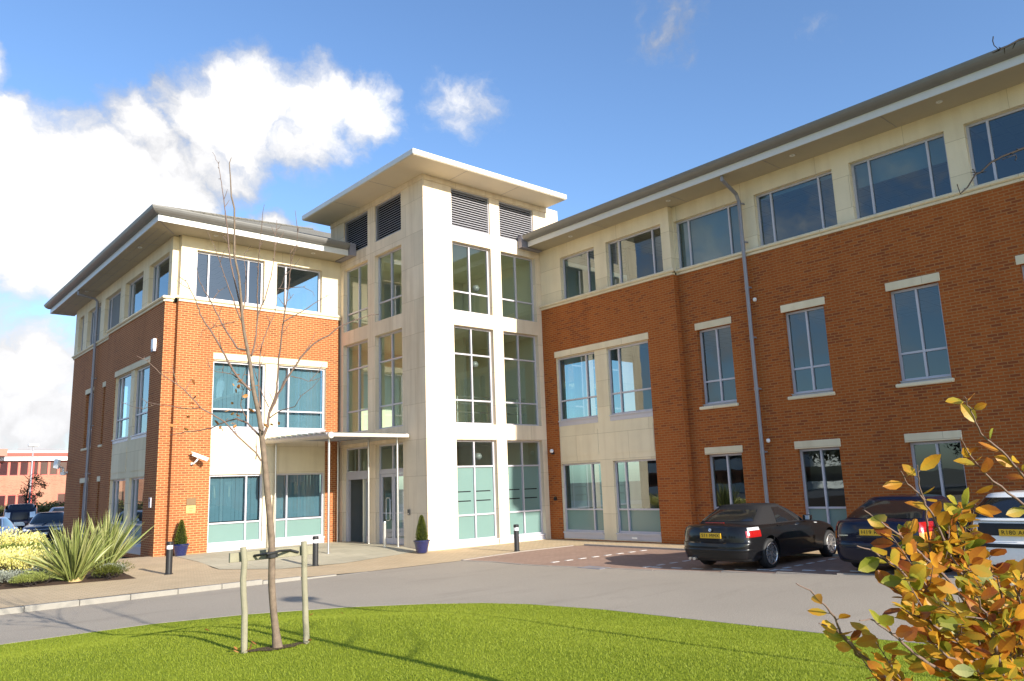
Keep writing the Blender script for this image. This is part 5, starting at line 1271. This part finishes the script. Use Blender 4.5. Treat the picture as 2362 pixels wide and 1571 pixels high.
for bi, pts in enumerate(BUSH_TWIGS):
    P = jitter_poly(pts, 4, .008)
    tip = bi in (6, 7, 8)
    leafy(P, .0062, ([10,9,22,20,20,22][bi] if bi < 6 else 15 if bi == 9 else 40 if bi < 10 else 70) if not tip else 17, [.40,.40,.45,.35,.42,.62,.50,.5,.45][bi] if bi < 9 else r6.uniform(.2,.72), .9 if tip else .75 if bi < 10 else .25)
    # lateral shoots
    n = len(P)
    for i in range(4, n-1):
        if not tip and bi not in (0,1,9) and r6.random() < (.34 if bi < 9 else .62)*(1 if bi >= 6 or i > n*.55 else .12):
            d0 = (P[i-1]-P[i]).normalized(); s = d0.cross(Vector((r6.uniform(-1,1), r6.uniform(-1,1), r6.uniform(-1,1)))).normalized()
            L = r6.uniform(.07,.21); q = P[i]+(d0*.75+s*.7)*L*.5; e = q+(d0*.8+s*.45+Vector((0,0,.12)))*L*.5
            leafy([e, q, P[i]], .0028, 85 if bi >= 9 else 55, r6.uniform(.15,.8))
    # run every stem down into the base of the bush
    e = P[-1]; k1 = e.lerp(base, .5)+Vector((r6.uniform(-.06,.06), r6.uniform(-.06,.06), .03))
    leafy([e, k1, base+Vector((r6.uniform(-.06,.06), r6.uniform(-.06,.06), 0))], .008, 18, .45)
bw.build('stems', M['twig'], bush, smooth=True); o = bl.build('leaves', M['beech'], bush); set_tone(o, tn)
# bare overhanging tree at the right, outside the frame; two of its twigs reach in
ot = thing('bare_tree', 'dark bare tree whose budded twigs reach in at the upper right edge', 'tree', OVER_BASE)
mb = MB(); b = Vector(OVER_BASE); T = [b, b+Vector((.02,.03,1.2)), b+Vector((-.03,.02,2.4)), b+Vector((0,.05,3.4)), b+Vector((.04,.05,4.6)), b+Vector((.02,.1,5.8))]
mb.tube(T, [.06,.052,.045,.036,.022,.008], 10); mb.build('trunk', M['bark'], ot, smooth=True)
mb = MB()
for i, q in enumerate(OVERHANG_TWIGS):
    P = jitter_poly(q, 3, .004); n = len(P)
    r0, r1 = ((.003,.0065) if i < 2 else (.0016,.0024))
    if i >= 2: P = P
    if i < 2:
        tz = P[-1].z-.25; tk = min(T, key=lambda v: abs(v.z-tz)); P = P+[P[-1].lerp(tk,.5)+Vector((0,0,.06)), tk]; n = len(P)
    mb.tube(P, [r0+(r1-r0)*k/(n-1) for k in range(n)], 6)
    if i < 2:
        for k in range(2, n-2):
            if r6.random() < .5:
                s = Vector((r6.uniform(-1,1), r6.uniform(-1,1), r6.uniform(-.5,1))).normalized(); mb.tube([P[k], P[k]+s*r6.uniform(.01,.04)], [.0035,.001], 5)
for k in range(9):
    z = b.z+2.2+k*.38; p = Vector((b.x,b.y+.05,z)); a = k*2.4
    if math.cos(a) < .1 and k < 6: a = .4
    d = Vector((math.cos(a)*.7+.35, math.sin(a)*.5-.55, .55)); mb.tube([p, p+d*.5, p+d*1.0+Vector((0,0,.2))], [.014,.009,.003], 6)
mb.build('branch', M['twigdark'], ot, smooth=True)

# ------------------------------------------------------------------ planting bed
def cluster(name, label, cat, c, rx, ry, rz, n, size, mat, up=.5, aspect=.5, seed=1, group=None, core=True, lumps=7):
    r = random.Random(seed); t = thing(name, label, cat, c, group=group); c = Vector(c); rz = rz*.74 if rz < 2 else rz
    blobs = [(Vector((r.uniform(-.6,.6)*rx, r.uniform(-.6,.6)*ry, rz*r.uniform(.25,.62))), r.uniform(.34,.55)) for _ in range(lumps)]
    mb, tn = MB(), []
    for k in range(n):
        bc, br = r.choice(blobs)
        u = Vector((r.gauss(0,1), r.gauss(0,1), abs(r.gauss(0,1))*1.0+.05)).normalized()
        rad = r.uniform(.72,1.08) if r.random() < .8 else r.uniform(.3,.75)
        p = c+bc+Vector((u.x*rx*br, u.y*ry*br, u.z*rz*br*1.25))*rad
        if p.z < c.z: continue
        d = (u+Vector((r.uniform(-1,1), r.uniform(-1,1), up+r.uniform(-.4,.6)))).normalized()
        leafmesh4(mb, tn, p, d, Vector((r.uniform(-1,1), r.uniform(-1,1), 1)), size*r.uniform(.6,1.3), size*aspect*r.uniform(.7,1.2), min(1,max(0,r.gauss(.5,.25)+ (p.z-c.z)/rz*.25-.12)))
    o = mb.build('foliage', mat, t); set_tone(o, tn)
    mb = MB()
    for bc, br in blobs:
        q = c+bc; mb.tube([(c.x+bc.x*.3,c.y+bc.y*.3,c.z-.05), q-Vector((0,0,rz*br*.2)), q+Vector((0,0,rz*br*.5))], [.014,.010,.004], 5)
        for k in range(5):
            a = r.uniform(0,6.28); mb.tube([q-Vector((0,0,rz*br*.3)), q+Vector((math.cos(a)*rx*br*.7, math.sin(a)*ry*br*.7, rz*br*.25))], [.008,.003], 4)
    mb.build('stems', M['twigdark'], t)
    return t
def leafmesh4(mb, tone, c, d, n, L, W_, tn):
    s = d.cross(n)
    if s.length < 1e-5: return
    s.normalize(); nb = len(mb.v); m = c+d*L*.5+n.normalized()*.12*L
    mb.v += [tuple(c), tuple(m-s*W_*.5), tuple(c+d*L), tuple(m+s*W_*.5)]; mb.f.append((nb,nb+1,nb+2,nb+3)); mb.m.append(0); tone.append(tn)
def sword(name, label, c, n, H, seed, spread=1.0):
    r = random.Random(seed); t = thing(name, label, 'plant', c, group='sword leaved plants'); c = Vector(c); mb, tn = MB(), []
    for k in range(n):
        a = r.uniform(0, 6.283); tilt = abs(r.gauss(.0,.40))*spread*(1 if r.random() < .85 else 1.5); L = H*r.uniform(.62,1.08); w = r.uniform(.018,.036)
        d = Vector((math.cos(a)*math.sin(tilt), math.sin(a)*math.sin(tilt), math.cos(tilt))); b = c+Vector((math.cos(a), math.sin(a), 0))*r.uniform(0,.16)
        d = (d+Vector((r.gauss(0,.10),r.gauss(0,.10),0))).normalized(); s = d.cross(Vector((r.uniform(-1,1), r.uniform(-1,1), .2))).normalized(); out = Vector((math.cos(a), math.sin(a), -.3))
        f = d.cross(s).normalized(); K = 7; nb = len(mb.v); tone = r.random(); droop = L*r.uniform(.02,.22)*(tilt+.15)
        for i in range(K+1):
            u = i/K; m = b+d*L*u+out*droop*u*u*u; ww = w*(.55+.9*u if u < .5 else 1.0*(1-(u-.5)/.5)**.7)
            mb.v += [tuple(m-s*ww+f*ww*.35), tuple(m), tuple(m+s*ww+f*ww*.35)]
        for i in range(K):
            for j in (0,1): q = nb+i*3+j; mb.f.append((q,q+1,q+4,q+3)); mb.m.append(0); tn.append(min(1,tone*.7+.3*i/K))
    o = mb.build('leaves', M['phormium'], t); set_tone(o, tn)
    mb = MB(); mb.lathe(c, [(.17,-.02),(.15,.06),(.08,.14),(0,.16)], 12); mb.build('crown', M['straw'], t)
    return t
sword('sword_leaved_plant', 'large clump of upright green sword shaped leaves at the front of the planting bed', (4.55,21.0,.13), 190, 1.42, 4, 1.0)
sword('sword_leaved_plant', 'smaller clump of sword shaped leaves behind the large one, before the side windows', (5.75,23.2,.13), 140, 1.55, 9, .85)
Y1 = 'yellow variegated shrubs in the planting bed'
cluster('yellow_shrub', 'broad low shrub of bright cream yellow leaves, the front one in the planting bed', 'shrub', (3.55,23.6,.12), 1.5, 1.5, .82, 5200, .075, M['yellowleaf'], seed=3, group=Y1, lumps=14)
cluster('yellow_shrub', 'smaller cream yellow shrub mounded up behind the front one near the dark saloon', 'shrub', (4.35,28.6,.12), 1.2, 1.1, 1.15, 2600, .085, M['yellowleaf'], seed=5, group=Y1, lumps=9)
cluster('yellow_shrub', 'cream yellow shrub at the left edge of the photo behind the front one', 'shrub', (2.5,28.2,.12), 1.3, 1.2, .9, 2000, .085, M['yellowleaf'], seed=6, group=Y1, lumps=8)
cluster('green_shrub', 'mid green leafy shrub between the two yellow ones', 'shrub', (4.9,26.4,.12), 1.9, 1.0, .85, 3600, .09, M['midleaf'], seed=8, lumps=12)
cluster('hedge_shrub', 'clipped grey green rounded shrub at the left edge in front of the blue car', 'shrub', (3.3,31.0,.12), 1.7, .8, 1.15, 3200, .07, M['olive'], seed=10, lumps=12)
cluster('dark_shrub', 'dark green upright shrub cut by the left edge beside the yellow leaves', 'shrub', (2.55,21.8,.12), .55, .6, .95, 1500, .07, M['midleaf'], seed=12, lumps=6)
cluster('silver_groundcover', 'low silvery grey groundcover at the front left of the planting bed', 'groundcover plant', (3.35,21.55,.12), 1.05, .65, .42, 3600, .05, M['silverleaf'], seed=14, lumps=12)
cluster('silver_groundcover', 'small patch of silvery groundcover to the right of the sword leaves', 'groundcover plant', (5.15,21.2,.12), .5, .5, .38, 1300, .05, M['silverleaf'], seed=15, lumps=6)
cluster('feathery_groundcover', 'feathery lime green groundcover spilling to the front edge of the bed', 'groundcover plant', (3.85,20.98,.11), .62, .32, .34, 2400, .06, M['limeleaf'], aspect=.16, seed=16, lumps=8)
cluster('dwarf_conifer', 'low dark green dwarf conifer at the front right corner of the bed', 'shrub', (5.38,20.75,.11), .62, .42, .40, 3000, .055, M['darkconifer'], aspect=.2, seed=18, lumps=8)

# ------------------------------------------------------------------ far left background
rb = thing('red_office_building', 'two storey pale red brick building with bands of bronze windows across the far car park', 'building', (10,85,0))
RY = 85
mb = MB()
up = []; lo = []
for k in range(88): up.append((-28+.81*k, -28+.81*k+.69, 4.36, 5.64))
for k in range(88):
    if k % 7 not in (4, 5): lo.append((-28+.81*k, -28+.81*k+.69, 1.05, 2.62))
wall(mb, 'y', RY, -30, 42, 0, 5.72, up+lo, .15); mb.box(-30, 42, RY+.2, RY+14, 0, .1); mb.build('brick_wall', M['redbrick'], rb)
for a, b, z0, z1 in [o for o in up+lo if o[1] > 9 and o[0] < 20]:
    fr = MB()
    for (p,q,s,t_) in ((a,a+.05,z0,z1),(b-.05,b,z0,z1),(a+.05,b-.05,z0,z0+.06),(a+.05,b-.05,z1-.06,z1)): wbox(fr, 'y', RY, p, q, .02, .14, s, t_)
    w = fr.build('window', M['redframe'], rb); gl = MB(); wquad(gl, 'y', RY, a+.04, b-.04, z0+.05, z1-.05, .10); gl.build('pane', M['brownglass'], w)
gl = MB()
for a, b, z0, z1 in [o for o in up+lo if not (o[1] > 9 and o[0] < 20)]: wquad(gl, 'y', RY, a, b, z0, z1, .10)
gl.build('window_glass', M['brownglass'], rb)
mb = MB(); mb.box(-30.2, 42.2, RY-.35, RY+.15, 5.72, 6.08); mb.build('white_fascia', M['fasciawhite'], rb)
mb = MB(); mb.quad((-30.2,RY-.3,6.08),(42.2,RY-.3,6.08),(42.2,RY+.6,6.50),(-30.2,RY+.6,6.50)); mb.quad((-30.2,RY+.6,6.50),(42.2,RY+.6,6.50),(42.2,RY+10,6.6),(-30.2,RY+10,6.6)); mb.build('roof', M['redroof'], rb)
mb = MB(); mb.box(-30, 42, RY+6, RY+6.1, 6.55, 6.95); mb.build('roof_louvre_screen', M['fascia'], rb)
mb = MB(); mb.tube([(-30,RY+.7,6.86),(42,RY+.7,6.86)], .03, 5)
for k in range(30): mb.tube([(-29+2.4*k,RY+.7,6.45),(-29+2.4*k,RY+.7,6.86)], .025, 5)
mb.build('roof_rail', M['louvre'], rb)
mb = MB(); mb.tube([(16.3-1.9,RY-.08,0),(16.3-1.9,RY-.08,5.9)], .06, 8); mb.build('downpipe', M['redframe'], rb)
mb = MB(); mb.box(3.2, 12.0, RY-1.6, RY+.1, 6.10, 6.72); mb.build('roof_bulkhead', M['redroof'], rb)
lp = thing('lamp_post', 'tall thin grey lamp post with a flat head in front of the pale red building', 'lamp post', (11.9,70.9,0))
mb = MB(); mb.tube([(11.9,70.9,0),(11.9,70.9,6.25)], [.09,.05], 10); mb.build('post', M['louvre'], lp, smooth=True)
mb = MB(); mb.box(11.55, 12.25, 70.7, 71.1, 6.22, 6.42); mb.build('lamp_head', M['white'], lp, bevel=.05)
wp = MB(); wp.tube([(8.15,60,0),(8.15,60,3.3)], .11, 10); tag(wp.build('white_post', M['white'], None, smooth=True), 'plain white post at the left edge beside the four wheel drive car', 'post')
# small tree in the far car park
ft = thing('small_tree', 'small dark leafed young tree in front of the pale red building', 'tree', (10.75,65.0,0))
mb = MB(); mb.tube([(10.75,65,0),(10.72,65,2.2),(10.85,65.05,3.6)], [.09,.07,.02], 8)
rt = random.Random(31)
for k in range(14):
    z = 1.9+k*.19; a = k*2.4; mb.tube([(10.75,65,z*.85),(10.75+math.cos(a)*.45,65+math.sin(a)*.4,z*.85+.35)], [.025,.008], 5)
mb.build('trunk', M['twigdark'], ft)
mb, tn = MB(), []
for k in range(900):
    bx, bz, br = rt.choice(((-.8,2.9,.5),(.1,3.3,.6),(.9,3.7,.5),(1.5,3.4,.4),(.4,2.3,.5),(-.3,2.3,.45),(.6,4.1,.4),(1.1,2.6,.3)))
    p = Vector((10.95+bx*.5+rt.gauss(0,.3)*br, 65+rt.gauss(0,.3), 2.2+(bz-2.3)*.8+rt.gauss(0,.35)*br)); leafmesh4(mb, tn, p, Vector((rt.uniform(-1,1),rt.uniform(-1,1),rt.uniform(-1,1))).normalized(), Vector((rt.uniform(-1,1),rt.uniform(-1,1),1)), .12, .08, rt.random())
o = mb.build('crown', M['darkleaf'], ft); set_tone(o, tn)
def hedge(label, x0, x1, y0, y1, h, seed, mat):
    r = random.Random(seed); t = thing('hedge', label, 'hedge', ((x0+x1)/2,(y0+y1)/2,0), group='hedges of the far car park'); mb, tn = MB(), []
    for k in range(2600):
        f = r.random(); p = Vector((r.uniform(x0,x1), y0+(y1-y0)*r.random(), h*math.sqrt(r.random())))
        if r.random() < .5: p.y = y0+r.gauss(0,.08)
        elif r.random() < .5: p.z = h+r.gauss(0,.06)
        leafmesh4(mb, tn, p, Vector((r.uniform(-1,1),r.uniform(-1,1),r.uniform(-.4,1))).normalized(), Vector((r.uniform(-1,1),r.uniform(-1,1),1)), .22, .15, r.random())
    o = mb.build('foliage', mat, t); set_tone(o, tn)
    mb = MB(); mb.box(x0+.15, x1-.15, y0+.15, y1-.15, 0, h-.15); mb.build('inner_twigs', M['twigdark'], t)
hedge('olive hedge in front of the pale red building behind the four wheel drive car', 8.0, 16.0, 73, 74.2, 1.5, 41, M['olive'])
hedge('long dark clipped hedge behind the silver car in the far car park', 13.4, 30.0, 76.5, 77.8, 1.7, 43, M['darkleaf'])
hedge('hedge cut by the left edge in front of the pale red building', -14, 7.4, 75, 76.2, 1.5, 44, M['olive'])
# lamp post whose shadow crosses the lawn and road
lp2 = thing('lamp_post', 'black lamp post behind the photographer whose long thin shadow crosses the lawn and road', 'lamp post', (LAMP[0],LAMP[1],0.3))
mb = MB(); mb.tube([(LAMP[0],LAMP[1],.3),(LAMP[0],LAMP[1],LAMP[2])], [.055,.04], 10); mb.build('post', M['black'], lp2, smooth=True)
mb = MB(); mb.lathe((LAMP[0],LAMP[1],LAMP[2]-.05), [(.05,0),(.30,.10),(.32,.16),(.20,.26),(0,.30)], 18); mb.build('lamp_head', M['black'], lp2, smooth=True)
# second young tree behind the photographer: only its shadow on the lawn is seen

# what the shaded windows of the right wing look out on (outside the frame, seen only as reflections)
wb_ = thing('white_banded_building', 'white banded office building across the car park, seen only reflected in the ground floor windows', 'building', (-46,62,0))
mb = MB()
for z0, z1 in ((0,.9),(2.7,4.1),(5.9,7.6)): mb.box(-58, -46, 46, 90, z0, z1)
mb.build('wall', M['fasciawhite'], wb_)
mb = MB()
for z0, z1 in ((.9,2.7),(4.1,5.9)): mb.box(-57.8, -46.3, 46.2, 89.8, z0, z1)
mb.build('window_band', M['carglass'], wb_)
for k, (x, y, h) in enumerate(((-44,42,7.5),(-41,35,6.0),(-45,28,8.0),(-42,21,6.5),(-46,14,8.5),(-38,47,5.0))):
    cluster('broad_tree', 'dark leafy tree across the car park, seen only reflected in the windows', 'tree', (x,y,.6), 3.2, 3.2, h, 1500, .5, M['olive'] if k % 2 else M['darkleaf'], seed=60+k, group='trees across the car park', lumps=9)
# ------------------------------------------------------------------ camera
CR = Matrix(((0.7535580901882255, -0.6564156102756109, -0.03561953534749905), (-0.09329198599804023, -0.16041934807068844, 0.9826302652132779), (-0.6507279078542857, -0.7371459688223715, -0.1821236134841155)))
cam = bpy.data.cameras.new('camera'); cam.sensor_width = 36; cam.lens = 1778.441/2362*36; cam.clip_end = 3000; cam.clip_start = .05
co = bpy.data.objects.new('camera', cam); COL.objects.link(co)
co.matrix_world = Matrix.Translation((0,0,2.016)) @ CR.transposed().to_4x4()
SC.camera = co
# ------------------------------------------------------------------ sun and sky
ELEV = R(20.0); SAZ = R(1.2)         # the sun stands almost exactly along -Y, a degree towards +X
sd = Vector((math.sin(SAZ)*math.cos(ELEV), -math.cos(SAZ)*math.cos(ELEV), math.sin(ELEV)))
sun = bpy.data.lights.new('sun', 'SUN'); sun.energy = SUN_E; sun.angle = R(.5); sun.color = (1, .93, .82)
so = bpy.data.objects.new('sun', sun); COL.objects.link(so); so.rotation_euler = sd.to_track_quat('Z', 'Y').to_euler()
w = bpy.data.worlds.new('World'); SC.world = w; w.use_nodes = True
nt = w.node_tree; nt.nodes.clear(); N_ = nt.nodes.new; LK = nt.links.new
out = N_('ShaderNodeOutputWorld'); bg = N_('ShaderNodeBackground'); LK(bg.outputs[0], out.inputs[0])
sky = N_('ShaderNodeTexSky'); sky.sky_type = 'NISHITA'; sky.sun_disc = False; sky.sun_elevation = ELEV; sky.sun_rotation = R(180)-SAZ
sky.air_density = 1.0; sky.dust_density = .7; sky.ozone_density = 1.6; sky.altitude = 50
tc0 = N_('ShaderNodeTexCoord').outputs['Generated']
nw = N_('ShaderNodeTexNoise'); nw.inputs['Scale'].default_value = 9; nw.inputs['Detail'].default_value = 6; nw.inputs['Roughness'].default_value = .6; LK(tc0, nw.inputs['Vector'])
v1 = N_('ShaderNodeVectorMath'); v1.operation = 'SUBTRACT'; LK(nw.outputs['Color'], v1.inputs[0]); v1.inputs[1].default_value = (.5,.5,.5)
v2 = N_('ShaderNodeVectorMath'); v2.operation = 'SCALE'; LK(v1.outputs[0], v2.inputs[0]); v2.inputs['Scale'].default_value = .085
v3 = N_('ShaderNodeVectorMath'); v3.operation = 'ADD'; LK(tc0, v3.inputs[0]); LK(v2.outputs[0], v3.inputs[1]); tc = v3.outputs[0]
def mth(op, a, b=None, c=None, clamp=False):
    n = N_('ShaderNodeMath'); n.operation = op; n.use_clamp = clamp
    for i, x in enumerate((a,b,c)):
        if x is None: continue
        if isinstance(x, (int,float)): n.inputs[i].default_value = x
        else: LK(x, n.inputs[i])
    return n.outputs[0]
def wnoise(scale, detail, rough, vec=None, dist=0):
    n = N_('ShaderNodeTexNoise'); n.inputs['Scale'].default_value = scale; n.inputs['Detail'].default_value = detail; n.inputs['Roughness'].default_value = rough; n.inputs['Distortion'].default_value = dist
    LK(vec or tc, n.inputs['Vector']); return n.outputs['Fac']
def maprange(x, a, b, c=0, d=1, smooth=True):
    n = N_('ShaderNodeMapRange'); n.interpolation_type = 'SMOOTHSTEP' if smooth else 'LINEAR'
    LK(x, n.inputs[0])
    for i, v in enumerate((a,b,c,d)): n.inputs[i+1].default_value = v
    return n.outputs[0]
# cumulus banks by direction: (direction, angular radius, weight)
BL = CLOUDS
acc = None
for d, r, wt in BL:
    v = Vector(d).normalized(); vm = N_('ShaderNodeVectorMath'); vm.operation = 'DISTANCE'; LK(tc, vm.inputs[0]); vm.inputs[1].default_value = v
    b = maprange(vm.outputs['Value'], r*.25, r, wt, 0, False)
    acc = b if acc is None else mth('MAXIMUM', acc, b)
n1 = wnoise(6.5, 10, .62, dist=.25); n2 = wnoise(19, 8, .6); 
# scattered cloud in the half of the sky behind the camera (seen only as reflections)
sx = N_('ShaderNodeSeparateXYZ'); LK(tc, sx.inputs[0])
behind = maprange(mth('ADD', mth('MULTIPLY', sx.outputs[0], .65), mth('MULTIPLY', sx.outputs[1], .74)), .35, -.1, 0, .16)
acc = mth('MAXIMUM', acc, mth('MULTIPLY', behind, maprange(sx.outputs[2], -.1, .06, 0, 1)))
dens = mth('ADD', acc, mth('ADD', mth('MULTIPLY', mth('SUBTRACT', n1, .5), 1.25), mth('MULTIPLY', mth('SUBTRACT', n2, .5), .5)))
mask = maprange(dens, .22, .66)
thick = maprange(dens, .30, 1.0)
shade = wnoise(3.6, 5, .55)
lit = mth('MULTIPLY', thick, maprange(sx.outputs[2], .08, .36, .45, 1.0))
lum = mth('ADD', mth('MULTIPLY', mth('ADD', lit, mth('MULTIPLY', mth('SUBTRACT', shade, .5), 2.0)), .70), .50)
cc = N_('ShaderNodeVectorMath'); cc.operation = 'SCALE'; cc.inputs[0].default_value = (1.0,1.0,1.02); LK(mth('MULTIPLY', lum, CLOUD_L), cc.inputs['Scale'])
sk = N_('ShaderNodeMix'); sk.data_type = 'RGBA'; sk.blend_type = 'MULTIPLY'; sk.inputs[0].default_value = 1; LK(sky.outputs[0], sk.inputs[6]); sk.inputs[7].default_value = SKY_TINT
mx = N_('ShaderNodeMix'); mx.data_type = 'RGBA'; LK(mask, mx.inputs[0]); LK(sk.outputs[2], mx.inputs[6]); LK(cc.outputs[0], mx.inputs[7])
LK(mx.outputs[2], bg.inputs[0]); bg.inputs[1].default_value = SKY_S
SC.view_settings.view_transform = 'Standard'; SC.view_settings.look = 'None'; SC.view_settings.exposure = EXPO; SC.view_settings.gamma = 1
SC.cycles.max_bounces = 8; SC.cycles.transparent_max_bounces = 16
